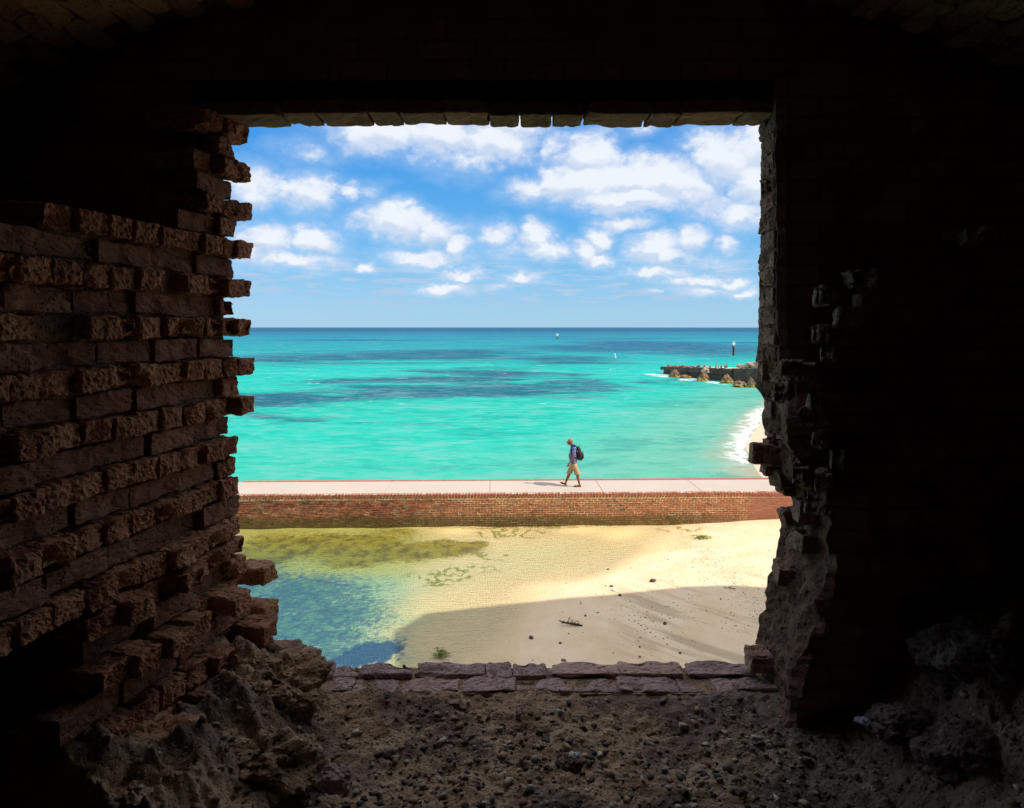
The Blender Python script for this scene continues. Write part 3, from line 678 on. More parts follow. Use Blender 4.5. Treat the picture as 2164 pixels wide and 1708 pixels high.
c = t.mix(t.m('MULTIPLY', grass_skyblue, 0.9), c, t.mix(t.ss(t.noise(pos, 4.5, 5, 0.7), 0.42, 0.62), (0.008, 0.11, 0.215), (0.09, 0.26, 0.22)))  # weed bed tinted blue in place of the sky's reflection on the water
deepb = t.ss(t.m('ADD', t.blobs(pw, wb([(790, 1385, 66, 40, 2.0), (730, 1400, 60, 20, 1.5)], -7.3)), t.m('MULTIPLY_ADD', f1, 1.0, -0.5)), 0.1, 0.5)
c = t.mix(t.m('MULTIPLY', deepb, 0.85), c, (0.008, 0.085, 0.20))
rip = t.node('ShaderNodeTexWave', wave_type='BANDS', bands_direction='X'); t.put(rip.inputs['Vector'], t.v('ADD', pos, t.v('MULTIPLY', wn, (0.7, 0.7, 0)))); rip.inputs['Scale'].default_value = 4.5; rip.inputs['Distortion'].default_value = 3.0; rip.inputs['Detail'].default_value = 3
hb = t.m('ADD', t.m('MULTIPLY', f1, 0.6), t.m('MULTIPLY', t.m('MULTIPLY', rip.outputs['Fac'], 0.22), t.ss(sh, 2.0, -0.5)))
hb = t.m('ADD', hb, t.m('MULTIPLY', f3, 0.2))
principled(t, out, c, t.ss(wetm, 0, 1, 0.92, 0.6, True), t.bump(hb, 0.55, 0.05), 0.25); M_SAND = m
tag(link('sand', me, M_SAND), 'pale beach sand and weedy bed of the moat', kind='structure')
# -- moat water
def wdepth(X, Y): return WL - bed_z(X, Y)
me = grid_mesh('moat_water', np.linspace(-34, 9.5, 260), np.linspace(2.7, 24.7, 150), lambda X, Y: X * 0 + WL, {'depth': wdepth, 'shore': shore_d})
m, t, out = mat('moat_water'); pos = t.node('ShaderNodeNewGeometry').outputs['Position']
dp = t.node('ShaderNodeAttribute', attribute_name='depth').outputs['Fac']
r1 = t.noise(t.v('MULTIPLY', pos, (1.0, 2.6, 1)), 4.0, 4, 0.6, dist=0.4); r2 = t.noise(t.v('MULTIPLY', pos, (1, 2.2, 1)), 13, 3, 0.6)
nr = t.bump(t.m('ADD', r1, t.m('MULTIPLY', r2, 0.45)), 0.55, 0.07)
tr_ = t.node('ShaderNodeBsdfTransparent'); t.put(tr_.inputs[0], t.mix(t.ss(dp, 0.0, 0.8, lin=True), (0.98, 0.98, 0.93), (0.55, 0.88, 0.92)))
df = t.node('ShaderNodeBsdfDiffuse'); df.inputs[0].default_value = (0.02, 0.17, 0.30, 1)
m1 = t.node('ShaderNodeMixShader'); t.put(m1.inputs[0], t.m('MULTIPLY', t.ss(dp, 0.15, 0.8), 0.16)); t.l.new(tr_.outputs[0], m1.inputs[1]); t.l.new(df.outputs[0], m1.inputs[2])
gl = t.node('ShaderNodeBsdfGlossy'); gl.inputs['Roughness'].default_value = 0.04; t.l.new(nr, gl.inputs['Normal'])
fr = t.schlick(nr)
m2 = t.node('ShaderNodeMixShader'); t.put(m2.inputs[0], t.m('MULTIPLY', fr, t.ss(dp, -0.004, 0.05)))
t.l.new(m1.outputs[0], m2.inputs[1]); t.l.new(gl.outputs[0], m2.inputs[2]); t.l.new(m2.outputs[0], out.inputs[0]); M_MOAT = m
tag(link('moat_water', me, M_MOAT), 'shallow clear moat water', kind='structure')

# -- sea
bshore = [(24.5, 11.2), (30, 11.6), (33.3, 12.0), (37, 12.9), (41.3, 14.1), (46, 16.2), (51, 18.6), (57.5, 21.2), (64, 25.5), (75, 31.5), (90, 40), (140, 70)]
by = np.array([p[0] for p in bshore]); bx = np.array([p[1] for p in bshore])
def sea_shore(X, Y): return np.interp(Y, by, bx, right=9999) - X + np.where(Y > 140, 500, 0)
ys = np.concatenate([np.arange(25.5, 60, 0.35), np.geomspace(60, 60000, 230)])
xs = np.concatenate([-np.geomspace(60, 60000, 50)[::-1], np.arange(-59, 60, 0.7), np.geomspace(60, 60000, 50)])
me = grid_mesh('sea', xs, ys, lambda X, Y: X * 0 + WL, {'shore': sea_shore})
m, t, out = mat('sea_water'); pos = t.node('ShaderNodeNewGeometry').outputs['Position']; px_, py_, pz_ = t.sep(pos)
shs = t.node('ShaderNodeAttribute', attribute_name='shore').outputs['Fac']
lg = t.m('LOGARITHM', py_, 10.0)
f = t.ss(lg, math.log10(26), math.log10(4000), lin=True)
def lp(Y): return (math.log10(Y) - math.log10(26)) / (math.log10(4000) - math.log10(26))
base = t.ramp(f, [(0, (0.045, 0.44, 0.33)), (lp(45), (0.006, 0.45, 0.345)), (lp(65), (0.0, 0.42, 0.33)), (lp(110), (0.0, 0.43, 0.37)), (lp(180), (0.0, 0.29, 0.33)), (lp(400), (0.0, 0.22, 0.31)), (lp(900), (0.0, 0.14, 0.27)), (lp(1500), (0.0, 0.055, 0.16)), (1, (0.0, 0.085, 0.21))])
wn = t.noise(t.v('MULTIPLY', pos, (0.6, 1, 1)), 0.06, 5, 0.6, col=True); pw = t.v('ADD', pos, t.v('MULTIPLY_ADD', wn, (44, 20, 0), (-22, -10, 0)))
rp_ = t.noise(t.v('MULTIPLY', pos, (0.75, 1.0, 1)), 0.75, 5, 0.7, dist=0.5); rp2 = t.noise(t.v('MULTIPLY', pos, (0.5, 1.0, 1)), 0.22, 7, 0.72, dist=0.4)
dk = t.blobs(pw, wb([(600, 852, 330, 32, 2.0), (930, 828, 330, 26, 2.0), (1130, 815, 200, 20, 1.6), (830, 803, 170, 14, 1.6), (1030, 788, 200, 14, 1.7), (620, 760, 240, 15, 1.7), (900, 753, 260, 17, 1.7), (1200, 762, 190, 14, 1.3), (1480, 740, 300, 22, 1.9), (1250, 738, 200, 12, 1.4), (600, 885, 90, 12, .7), (820, 890, 130, 7, .7), (1650, 800, 200, 16, 1), (1440, 810, 90, 8, .7)]))
nA = t.noise(t.v('MULTIPLY', pos, (0.35, 1, 1)), 0.10, 6, 0.62); nB = t.noise(t.v('MULTIPLY', pos, (0.3, 1, 1)), 0.018, 5, 0.6)
dkm = t.ss(t.m('ADD', t.m('ADD', dk, t.m('MULTIPLY_ADD', rp2, 3.4, -1.7)), t.m('MULTIPLY_ADD', nA, 2.6, -1.3)), -0.1, 0.95)
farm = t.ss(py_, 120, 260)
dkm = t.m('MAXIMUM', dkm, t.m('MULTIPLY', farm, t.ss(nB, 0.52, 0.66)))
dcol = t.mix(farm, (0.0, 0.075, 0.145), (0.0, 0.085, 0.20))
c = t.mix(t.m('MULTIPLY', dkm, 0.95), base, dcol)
brt = t.m('MULTIPLY', t.m('SUBTRACT', 1.0, farm), t.ss(t.noise(t.v('MULTIPLY', pos, (0.3, 1, 1)), 0.16, 5, 0.6), 0.52, 0.70, 0, 0.5))
c = t.mix(brt, c, t.mix(t.ss(py_, 45, 90), (0.10, 0.47, 0.34), (0.0, 0.50, 0.43)))
# small dark and light chop
ch = t.noise(t.v('MULTIPLY', pos, (0.42, 1.0, 1)), 1.25, 5, 0.65); ch2 = t.noise(t.v('MULTIPLY', pos, (0.35, 1.0, 1)), 0.35, 5, 0.65)
# sandy shallows to the right
shn = t.m('ADD', shs, t.m('MULTIPLY_ADD', ch2, 5.0, -2.5))
c = t.mix(t.ss(shn, 16, 3, 0, 0.55), c, (0.20, 0.37, 0.26)); c = t.mix(t.ss(shn, 3.2, 0.2, 0, 0.9), c, (0.38, 0.32, 0.22))
h = t.m('ADD', t.m('MULTIPLY', ch, 0.5), t.m('ADD', ch2, t.m('MULTIPLY', t.noise(t.v('MULTIPLY', pos, (0.5, 1, 1)), 4.5, 3, 0.6), 0.12)))
# whitecaps and surf
wc = t.noise(t.v('MULTIPLY', pos, (0.35, 1.2, 1)), 0.8, 3, 0.7); wc2 = t.noise(pos, 0.12, 2, 0.5)
cap = t.m('MULTIPLY', t.ss(wc, 0.69, 0.72), t.m('MULTIPLY', t.ss(wc2, 0.45, 0.6), t.ss(py_, 45, 60)))
sf = t.m('ADD', shs, t.m('MULTIPLY_ADD', t.noise(pos, 0.6, 5, 0.6), 3.2, -1.6))
lace = t.ss(t.noise(t.v('MULTIPLY', pos, (0.8, 1.2, 1)), 2.2, 6, 0.75), 0.44, 0.58)
surf = t.m('MULTIPLY', t.m('MULTIPLY', t.ss(sf, -0.2, 0.2), t.ss(sf, 1.9, 0.4)), lace)
surf = t.m('MULTIPLY', surf, t.ss(py_, 34, 38))
surf = t.m('MAXIMUM', surf, t.m('MULTIPLY', t.m('MULTIPLY', t.ss(shs, 5, 1.2), t.ss(t.noise(t.v('MULTIPLY', pos, (0.5, 1.4, 1)), 1.6, 6, 0.75), 0.60, 0.70)), 0.7))
pf = t.blobs(t.v('ADD', pos, t.v('MULTIPLY_ADD', t.noise(pos, 0.5, 4, 0.6, col=True), (3, 3, 0), (-1.5, -1.5, 0))), wb([(1405, 794, 34, 6, 1.4), (1465, 803, 34, 4, 1.6), (1512, 809, 26, 4, 1.4), (1380, 792, 24, 3, 1)]))
foam = t.m('MAXIMUM', t.m('MAXIMUM', cap, surf), t.m('MULTIPLY', t.ss(pf, 0.1, 0.6), lace))
c = t.mix(t.m('MULTIPLY', t.ss(ch, 0.35, 0.7), 0.30), c, t.mix(0.5, c, (0.20, 0.32, 0.30))); c = t.mix(t.ss(ch, 0.50, 0.33, 0, 0.2), c, (0.0, 0.10, 0.13))  # from here, pale sky reflections and dark troughs of ripples painted into the colour
c = t.mix(t.m('MULTIPLY', t.ss(rp_, 0.50, 0.60), t.ss(py_, 150, 50, 0.2, 0.5)), c, t.mix(0.5, c, (0.22, 0.42, 0.42)))
c = t.mix(t.ss(rp_, 0.46, 0.36, 0, 0.35), c, t.mix(0.5, c, (0.0, 0.22, 0.19)))
c = t.mix(t.m('MULTIPLY', t.ss(rp2, 0.52, 0.64), 0.45), c, t.mix(0.6, c, (0.25, 0.42, 0.44)))
c = t.mix(t.ss(rp2, 0.47, 0.36, 0, 0.45), c, t.mix(0.7, c, (0.0, 0.16, 0.17)))
cfo = t.mix(foam, c, (0.85, 0.87, 0.88))
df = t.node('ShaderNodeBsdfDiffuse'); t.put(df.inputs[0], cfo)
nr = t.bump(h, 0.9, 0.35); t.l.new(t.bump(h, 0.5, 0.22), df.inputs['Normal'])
gl = t.node('ShaderNodeBsdfGlossy'); gl.inputs['Roughness'].default_value = 0.12; t.l.new(nr, gl.inputs['Normal'])
fr = t.schlick(nr)
gf = t.m('MULTIPLY', t.m('MINIMUM', t.m('MULTIPLY', fr, 0.25), 0.08), t.m('SUBTRACT', 1.0, foam))
m2 = t.node('ShaderNodeMixShader'); t.put(m2.inputs[0], gf); t.l.new(df.outputs[0], m2.inputs[1]); t.l.new(gl.outputs[0], m2.inputs[2]); t.l.new(m2.outputs[0], out.inputs[0]); M_SEA = m
tag(link('sea', me, M_SEA), 'turquoise sea with dark weed patches', kind='structure')
# -- beach on the sea side
me = grid_mesh('beach', np.linspace(5, 70, 120), np.linspace(26.6, 84, 120), lambda X, Y: WL - 0.05 * np.clip(sea_shore(X, Y), -40, 3.5) + 0.0 * X)
m, t, out = mat('beach_sand'); pos = t.node('ShaderNodeNewGeometry').outputs['Position']; n_ = t.noise(pos, 1.5, 5, 0.6)
principled(t, out, t.mix(n_, (0.52, 0.42, 0.28), (0.66, 0.56, 0.42)), 0.8, t.bump(n_, 0.4, 0.05)); M_BEACH = m
tag(link('beach', me, M_BEACH), 'pale beach outside the sea wall', kind='structure')
# breaking wave roll
bm = bmesh.new(); prev = None; NB = 130
for i in range(NB + 1):
    f = i / NB; Yv = 35.5 + (58 - 35.5) * f; Xv = float(np.interp(Yv, by, bx)) - 0.35 + 0.5 * mn.noise(Vector((Yv * 0.5, 0, 0)))
    amp = 0.16 * math.sin(math.pi * min(1, max(0, f * 1.02))) ** 0.5 * (0.75 + 0.6 * mn.noise(Vector((Yv * 1.1, 3, 0))))
    ring = []
    for k in range(13):
        g = k / 12; u = (g - 0.5) * (1.1 + 0.5 * mn.noise(Vector((Yv * 0.7, 7, 0))))
        hgt = max(0.0, amp) * math.exp(-((g - 0.5) / 0.2) ** 2) + 0.035 * mn.fractal(Vector((u * 5, Yv * 3, 1)), 0.8, 2, 4)
        ring.append(bm.verts.new((Xv + u * 0.9, Yv + u * 0.5, WL - 0.02 + hgt)))
    if prev:
        for k in range(12): bm.faces.new((prev[k], prev[k + 1], ring[k + 1], ring[k]))
    prev = ring
m, t, out = mat('sea_foam'); pos = t.node('ShaderNodeNewGeometry').outputs['Position']
principled(t, out, (0.84, 0.86, 0.87), 0.7, t.bump(t.noise(pos, 5, 6, 0.7), 0.9, 0.08), 0.2); M_FOAM = m
wv = link('breaking_wave', mesh_of(bm, 'breaking_wave'), M_FOAM, smooth=True); tag(wv, 'white breaking wave rolling onto the beach beside the right jamb', 'wave', kind='stuff')

# -- sea wall
ANG = R(1.4); SW0 = Vector((0, 24.43, -5.95))
seawall = empty('sea_wall', SW0, ANG); tag(seawall, 'low red brick sea wall with a concrete walkway on top between moat and sea', 'sea wall')
def brick_col(name, tone):
    m, t, out = mat(name); g = t.node('ShaderNodeNewGeometry'); pos = t.node('ShaderNodeTexCoord').outputs['Object']
    wp = g.outputs['Position']; X_, Y_, Z_ = t.sep(wp)
    rv = t.m('FRACT', t.m('ADD', t.node('ShaderNodeObjectInfo').outputs['Random'], g.outputs['Random Per Island']))
    c = t.ramp(rv, [(0, (0.20, 0.055, 0.035)), (0.25, (0.38, 0.10, 0.05)), (0.5, (0.28, 0.08, 0.045)), (0.72, (0.46, 0.14, 0.07)), (0.85, (0.14, 0.06, 0.045)), (0.95, (0.30, 0.17, 0.12)), (1, (0.08, 0.05, 0.04))])
    if tone == 'cap': c = t.mix(0.45, c, (0.40, 0.115, 0.075))
    if tone == 'rim': c = t.mix(0.7, c, (0.50, 0.19, 0.14))
    c = t.mix(t.ss(X_, 8.3, 8.9, 0, 0.75), c, (0.42, 0.15, 0.11))
    n = t.noise(wp, 1.0, 5, 0.6); n2 = t.noise(wp, 9, 4, 0.7)
    c = t.mix(t.ss(n2, 0.4, 0.75, 0, 0.6), c, (0.33, 0.20, 0.12))
    # algae and damp near the water line
    lowm = t.m('MULTIPLY', t.ss(t.m('ADD', Z_, t.m('MULTIPLY_ADD', n, 0.5, -0.25)), -6.62, -6.90), t.ss(X_, 9.0, 6.0, 0.2, 0.8))
    c = t.mix(lowm, c, t.mix(n2, (0.045, 0.035, 0.02), (0.13, 0.105, 0.03)))
    principled(t, out, c, 0.85, t.bump(n2, 0.5, 0.01), 0.2); return m
M_SWB = brick_col('sea_wall_brick', ''); M_SWC = brick_col('sea_wall_coping_brick', 'cap'); M_SWR = brick_col('sea_wall_rim_brick', 'rim')
m, t, out = mat('sea_wall_mortar'); pos = t.node('ShaderNodeNewGeometry').outputs['Position']; X_, Y_, Z_ = t.sep(pos)
n = t.noise(pos, 0.9, 5, 0.6); n2 = t.noise(pos, 12, 4, 0.7)
c = t.mix(n2, (0.74, 0.56, 0.30), (0.82, 0.66, 0.42))
lost = t.m('MULTIPLY', t.ss(t.m('ADD', X_, t.m('MULTIPLY_ADD', n, 7.0, -3.5)), -1.5, -4.5), t.ss(t.m('ADD', Z_, t.m('MULTIPLY_ADD', n, 0.3, -0.15)), -6.10, -6.18))
lost = t.m('MULTIPLY', lost, t.ss(t.noise(t.v('MULTIPLY', pos, (1, 1, 2.5)), 3.0, 4, 0.7), 0.60, 0.45, 0.15, 1.0))
c = t.mix(t.m('MULTIPLY', lost, 0.93), c, (0.035, 0.022, 0.016))
c = t.mix(t.ss(X_, 8.3, 8.9, 0, 0.7), c, (0.25, 0.13, 0.09))
lowm = t.m('MULTIPLY', t.ss(t.m('ADD', Z_, t.m('MULTIPLY_ADD', n, 0.5, -0.25)), -6.65, -6.85), t.ss(X_, 9.0, 6.0, 0.2, 0.7)); c = t.mix(lowm, c, (0.17, 0.14, 0.04))
principled(t, out, c, 0.95, t.bump(n2, 0.6, 0.015), 0.1); M_SWM = m
box_obj('mortar_core', [((-34, 0.0098, -2.4), (15.0, 2.30, -0.058))], M_SWM, seawall)
M_LIME = mortar_mat('pale_lime_mortar', (0.78, 0.70, 0.58), (0.62, 0.54, 0.42), 12, 0.004)
def unit_brick(name, a, b, c_, m, seed):
    r_ = random.Random(seed); bm = bmesh.new(); bmesh.ops.create_cube(bm, size=1)
    for v in bm.verts: v.co = Vector((v.co.x * a + r_.uniform(-.004, .004), v.co.y * b + r_.uniform(-.004, .004), v.co.z * c_ + r_.uniform(-.003, .003)))
    bmesh.ops.bevel(bm, geom=bm.edges[:], offset=0.006, segments=1, affect='EDGES')
    me = mesh_of(bm, name); me.materials.append(m); return me
box_obj('mortar_bed', [((-34, 0.004, -0.0575), (15.0, 0.188, -0.010))], M_LIME, seawall)
cap_v = [unit_brick('coping_brick', 0.094, 0.20, 0.095, M_SWC, i) for i in range(5)]
str_v = [unit_brick('face_brick', 0.202, 0.09, 0.052, M_SWB, 10 + i) for i in range(5)]
rw = random.Random(3)
x = -10.2; nparts = 0
while x < 12.6:
    o = link('coping_brick', rw.choice(cap_v), None, seawall); o.location = (x, 0.088 + rw.uniform(-.008, .006), -0.052 + rw.uniform(-.006, .006)); x += 0.1155 + rw.uniform(-.003, .003)
    o.rotation_euler = (rw.gauss(0, .03), rw.gauss(0, .03), rw.gauss(0, .03))
far_bm = bmesh.new()
def add_b(bm, cx, cy, cz, a, b, c_, r_):
    M = Matrix.Translation((cx, cy, cz)) @ Matrix.Rotation(r_.gauss(0, 0.012), 4, 'Y')
    j = lambda: r_.uniform(-0.004, 0.004)
    bm_box(bm, (-a / 2 + j(), -b / 2 + j(), -c_ / 2 + j()), (a / 2 + j(), b / 2 + j(), c_ / 2 + j()), M)
cnt = 0
z = -0.140; row = 0
while z > -1.5:
    hdr = row == 0 or row in (5, 9, 11, 13)
    pit = 0.112 if hdr else 0.226
    x = -10.3 + (0.11 if row % 2 else 0)
    while x < 12.6:
        a = (0.080 if row == 0 else 0.092) if hdr else 0.202
        worn = False
        pr = rw.uniform(-0.008, 0.002) + (0.05 if worn else 0)
        if not hdr and row in (1, 2) and -2.5 < x < 10 and cnt < 112:
            o = link('brick', rw.choice(str_v), None, seawall); o.location = (x, 0.048 + pr, z); o.rotation_euler = (0, rw.gauss(0, .012), 0); cnt += 1
        else: add_b(far_bm, x, 0.048 + pr, z, a, 0.09, 0.046 if row == 0 else 0.052, rw)
        x += pit + rw.uniform(-.004, .005)
    z -= 0.085 if row == 0 else 0.0765; row += 1
o = link('brickwork', mesh_of(far_bm, 'brickwork'), M_SWB, seawall); o['kind'] = 'stuff'
# walkway slabs
m, t, out = mat('walkway_concrete'); pos = t.node('ShaderNodeNewGeometry').outputs['Position']
oi = t.node('ShaderNodeObjectInfo').outputs['Random']
n = t.noise(pos, 0.8, 6, 0.6); n2 = t.noise(pos, 14, 5, 0.7)
c = t.mix(n, (0.46, 0.39, 0.33), (0.58, 0.485, 0.415)); c = t.mix(t.ss(n2, 0.5, 0.75, 0, 0.25), c, (0.40, 0.34, 0.29)); c = t.mix(t.m('MULTIPLY', oi, 0.12), c, (0.45, 0.40, 0.36))
c = t.mix(t.ss(t.noise(t.v('MULTIPLY', pos, (0.6, 2, 1)), 2.3, 5, 0.7), 0.66, 0.74, 0, 0.4), c, (0.30, 0.25, 0.21))
principled(t, out, c, 0.9, t.bump(n2, 0.4, 0.006), 0.2); M_WALK = m
joints = [-34, -29, -24, -20, -16.0, -12.1, -8.25, -4.6, -0.80, 3.30, 6.90, 10.9, 15.0]
for a, b in zip(joints, joints[1:]):
    bm = bmesh.new(); bm_box(bm, (a + 0.006, 0.19, -0.046), (b - 0.006, 2.062, 0.0)); bmesh.ops.bevel(bm, geom=[e for e in bm.edges], offset=0.008, segments=1, affect='EDGES')
    link('concrete_slab', mesh_of(bm, 'concrete_slab'), M_WALK, seawall)
rim_v = [unit_brick('rim_brick', 0.102, 0.20, 0.07, M_SWR, 30 + i) for i in range(4)]
bm = bmesh.new(); x = -10.6; k = 0
while x < 11.2:
    if k < 200 and x > -10.3:
        o = link('rim_brick', rw.choice(rim_v), None, seawall); o.location = (x, 2.175 + rw.uniform(-.006, .006), -0.018 + rw.uniform(-.004, .004)); k += 1
    x += 0.1125
bm.free()

# -- stones, weed and driftwood on the moat sand
def ground(x, y):
    q = at(x, y, z=-7.0)
    for _ in range(6):
        zz = float(bed_z(np.array([q.x]), np.array([q.y]))[0]); q = at(x, y, z=zz)
    return q
m, t, out = mat('beach_stone'); pos = t.node('ShaderNodeNewGeometry').outputs['Position']; principled(t, out, t.mix(t.noise(pos, 30, 4), (0.05, 0.045, 0.045), (0.13, 0.10, 0.09)), 0.8, t.bump(t.noise(pos, 60, 4), .6, .01)); M_BST = m
m, t, out = mat('pink_stone'); principled(t, out, (0.30, 0.16, 0.15), 0.8); M_PST = m
STONES = [(1380, 1229, .085, 'black oval stone alone on the sunlit sand', 0), (1405, 1319, .055, 'round black stone on the shaded sand right of the driftwood', 0), (1310, 1259, .05, 'dark brown stone just inside the shadow edge', 0),
          (1292, 1240, .045, 'flat dark chip lying across the shadow edge', 0), (1285, 1204, .04, 'small brown stick-like stone on sunlit wet sand', 0), (1122, 1349, .06, 'dark grey stone in the shallow film left of the driftwood', 0),
          (1191, 1397, .05, 'flat mauve stone close above the sill', 1), (1352, 1389, .035, 'small mauve stone above the sill near its middle', 1), (1237, 1302, .035, 'small grey stone above and right of the driftwood', 0),
          (1184, 1360, .035, 'dark pebble on the shaded sand below the driftwood', 0), (1437, 1381, .035, 'reddish black pebble near the right end of the sill', 0), (1352, 1368, .028, 'tiny dark pebble below the round black stone', 0)]
for i, (x, y, s_, lab, pk) in enumerate(STONES):
    q = ground(x, y); o = link('stone', rock_mesh('stone', 200 + i, 3, 0.3, (s_, s_ * 0.7, s_ * 0.55)), M_PST if pk else M_BST, None, (q.x, q.y, q.z + s_ * 0.3), (0, 0, i)); tag(o, lab, 'stone')
q = ground(1298, 1249); o = link('shell', rock_mesh('shell', 230, 3, 0.3, (0.09, 0.03, 0.02)), M_FOAM, None, (q.x, q.y, q.z + 0.02), (0, 0, -0.9)); tag(o, 'white shell fragment just above the shadow edge', 'shell')
# driftwood
def tube(bm, pts, n=7):
    prev = None
    for i, (p, r) in enumerate(pts):
        d = (Vector(pts[min(i + 1, len(pts) - 1)][0]) - Vector(pts[max(i - 1, 0)][0])).normalized(); a = d.orthogonal().normalized(); b = d.cross(a)
        ring = [bm.verts.new(Vector(p) + (a * math.cos(6.2832 * k / n) + b * math.sin(6.2832 * k / n)) * r) for k in range(n)]
        if prev:
            for k in range(n): bm.faces.new((prev[k], prev[(k + 1) % n], ring[(k + 1) % n], ring[k]))
        else: bm.faces.new(ring)
        prev = ring
    bm.faces.new(prev)
bm = bmesh.new(); rd = random.Random(9)
tube(bm, [((-0.30, 0.12, 0.05), .008), ((-0.15, 0.02, 0.05), .016), ((0, 0, 0.04), .025), ((0.15, -0.03, 0.045), .028), ((0.27, -0.05, 0.03), .018)])
for k in range(16):
    a = rd.uniform(-0.22, 0.25); L = rd.uniform(0.08, 0.2); th = rd.uniform(0, 6.28)
    tube(bm, [((a, 0, 0.04), .010), ((a + L * 0.5 * math.cos(th), L * 0.5 * math.sin(th), 0.06 + L * 0.3), .007), ((a + L * math.cos(th), L * math.sin(th), 0.05 + L * rd.uniform(0, .6)), .003)], 5)
m, t, out = mat('wet_driftwood'); pos = t.node('ShaderNodeNewGeometry').outputs['Position']; principled(t, out, t.mix(t.noise(pos, 30, 4), (0.04, 0.03, 0.02), (0.12, 0.085, 0.04)), 0.85); M_WOOD = m
q = ground(1207, 1322); tag(link('driftwood', mesh_of(bm, 'driftwood'), M_WOOD, None, q, (0, 0, -0.15)), 'dark twiggy piece of driftwood on the shaded sand', 'driftwood')
bm = bmesh.new(); tube(bm, [((-.14, 0.05, .015), .006), ((0, 0, .03), .012), ((.14, -.02, .02), .008)], 6); tube(bm, [((-.02, 0, .03), .008), ((.1, .10, .06), .004)], 5)
q = ground(1542, 1245); tag(link('driftwood', mesh_of(bm, 'driftwood'), M_WOOD, None, q), 'small forked stick at the shadow edge near the right jamb', 'driftwood')
def weed(x, y, lab, s_, seed):
    r_ = random.Random(seed); bm = bmesh.new()
    for k in range(60):
        a = r_.uniform(0, 6.28); L = s_ * r_.uniform(.15, .5); cx_, cy_ = r_.gauss(0, s_ * .28), r_.gauss(0, s_ * .28); zz = r_.uniform(.005, .05)
        w_ = s_ * 0.05; d = Vector((math.cos(a), math.sin(a), r_.uniform(-.1, .4))); n_ = Vector((-math.sin(a), math.cos(a), 0)) * w_
        p = Vector((cx_, cy_, zz)); v = [bm.verts.new(q_) for q_ in (p - n_, p + n_, p + d * L * .6 + n_ * 1.3, p + d * L, p + d * L * .6 - n_ * 1.3)]; bm.faces.new(v)
    q = ground(x, y); q.z = max(q.z, WL - 0.01); tag(link('seaweed', mesh_of(bm, 'seaweed'), M_WEED, None, q), lab, 'seaweed')
m, t, out = mat('green_seaweed'); pos = t.node('ShaderNodeNewGeometry').outputs['Position']; principled(t, out, t.mix(t.noise(pos, 20, 3), (0.08, 0.12, 0.01), (0.24, 0.24, 0.02)), 0.6); M_WEED = m
weed(931, 1388, 'bright green tuft of seaweed in the shallows near the sill', 0.30, 1)
weed(1483, 1137, 'olive green clump of seaweed on the sand beside the sea wall', 0.30, 2)
# fine grit
pts = []; rg = random.Random(12)
for i in range(1500):
    y = rg.uniform(14.2, 22); x = rg.gauss(5.9, 0.9) if rg.random() < 0.62 else rg.uniform(0, 7)
    if rg.random() < 0.3: x = rg.gauss(3.3, 0.7); y = rg.gauss(16.6, 1.1)
    r = 0.005 + 0.013 * rg.random() ** 5
    zz = float(bed_z(np.array([x]), np.array([y]))[0]); pts.append((x, y, zz + r * .3, r, i))
tag(scatter('shell_grit', pts, M_PEBBLE), 'scattered dark grit and shell bits on the upper sand', 'grit', kind='stuff')

# -- ruined pier
m, t, out = mat('pier_concrete'); pos = t.node('ShaderNodeNewGeometry').outputs['Position']; Z_ = t.sep(pos)[2]
n = t.noise(pos, 1.1, 6, 0.65); c = t.mix(t.ss(n, .35, .65), (0.13, 0.10, 0.08), (0.06, 0.05, 0.045)); c = t.mix(t.ss(t.m('ADD', Z_, t.m('MULTIPLY', n, .5)), -6.45, -6.85), c, (0.05, 0.05, 0.035))
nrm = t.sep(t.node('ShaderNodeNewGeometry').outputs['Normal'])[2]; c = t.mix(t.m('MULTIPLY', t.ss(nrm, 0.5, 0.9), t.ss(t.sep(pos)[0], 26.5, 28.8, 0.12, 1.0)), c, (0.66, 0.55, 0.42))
principled(t, out, c, 0.9, t.bump(n, 0.7, 0.12)); M_PIER = m
m, t, out = mat('rusty_iron'); pos = t.node('ShaderNodeNewGeometry').outputs['Position']; n = t.noise(pos, 6, 4, .6)
principled(t, out, t.mix(n, (0.22, 0.055, 0.02), (0.40, 0.13, 0.045)), 0.85); M_RUST = m
m, t, out = mat('algae_rock'); pos = t.node('ShaderNodeNewGeometry').outputs['Position']; Z_ = t.sep(pos)[2]; n = t.noise(pos, 2.2, 5, .65)
c = t.mix(t.ss(n, .35, .65), (0.36, 0.20, 0.10), (0.10, 0.065, 0.05)); c = t.mix(t.ss(t.m('ADD', Z_, t.m('MULTIPLY', n, .8)), -6.2, -6.7), c, (0.36, 0.25, 0.03)); principled(t, out, c, 0.85, t.bump(n, .8, .1)); M_ARK = m
m, t, out = mat('coral_rubble'); pos = t.node('ShaderNodeNewGeometry').outputs['Position']; n = t.noise(pos, 3.5, 6, .75)
principled(t, out, t.mix(t.ss(n, .38, .6), (0.26, 0.14, 0.09), (0.66, 0.52, 0.40)), 0.9, t.bump(n, 1, .2)); M_COR = m
A = Vector((23.3, 105, 0)); B = Vector((28.8, 89.2, 0)); C_ = Vector((32.5, 83.5, 0)); zt = (-6.05, -5.36, -4.95)
pier = empty('ruined_pier', (A.x, A.y, WL)); tag(pier, 'ruined dark concrete pier running into the sea at the right', 'pier')
PO = Vector((A.x, A.y, WL))
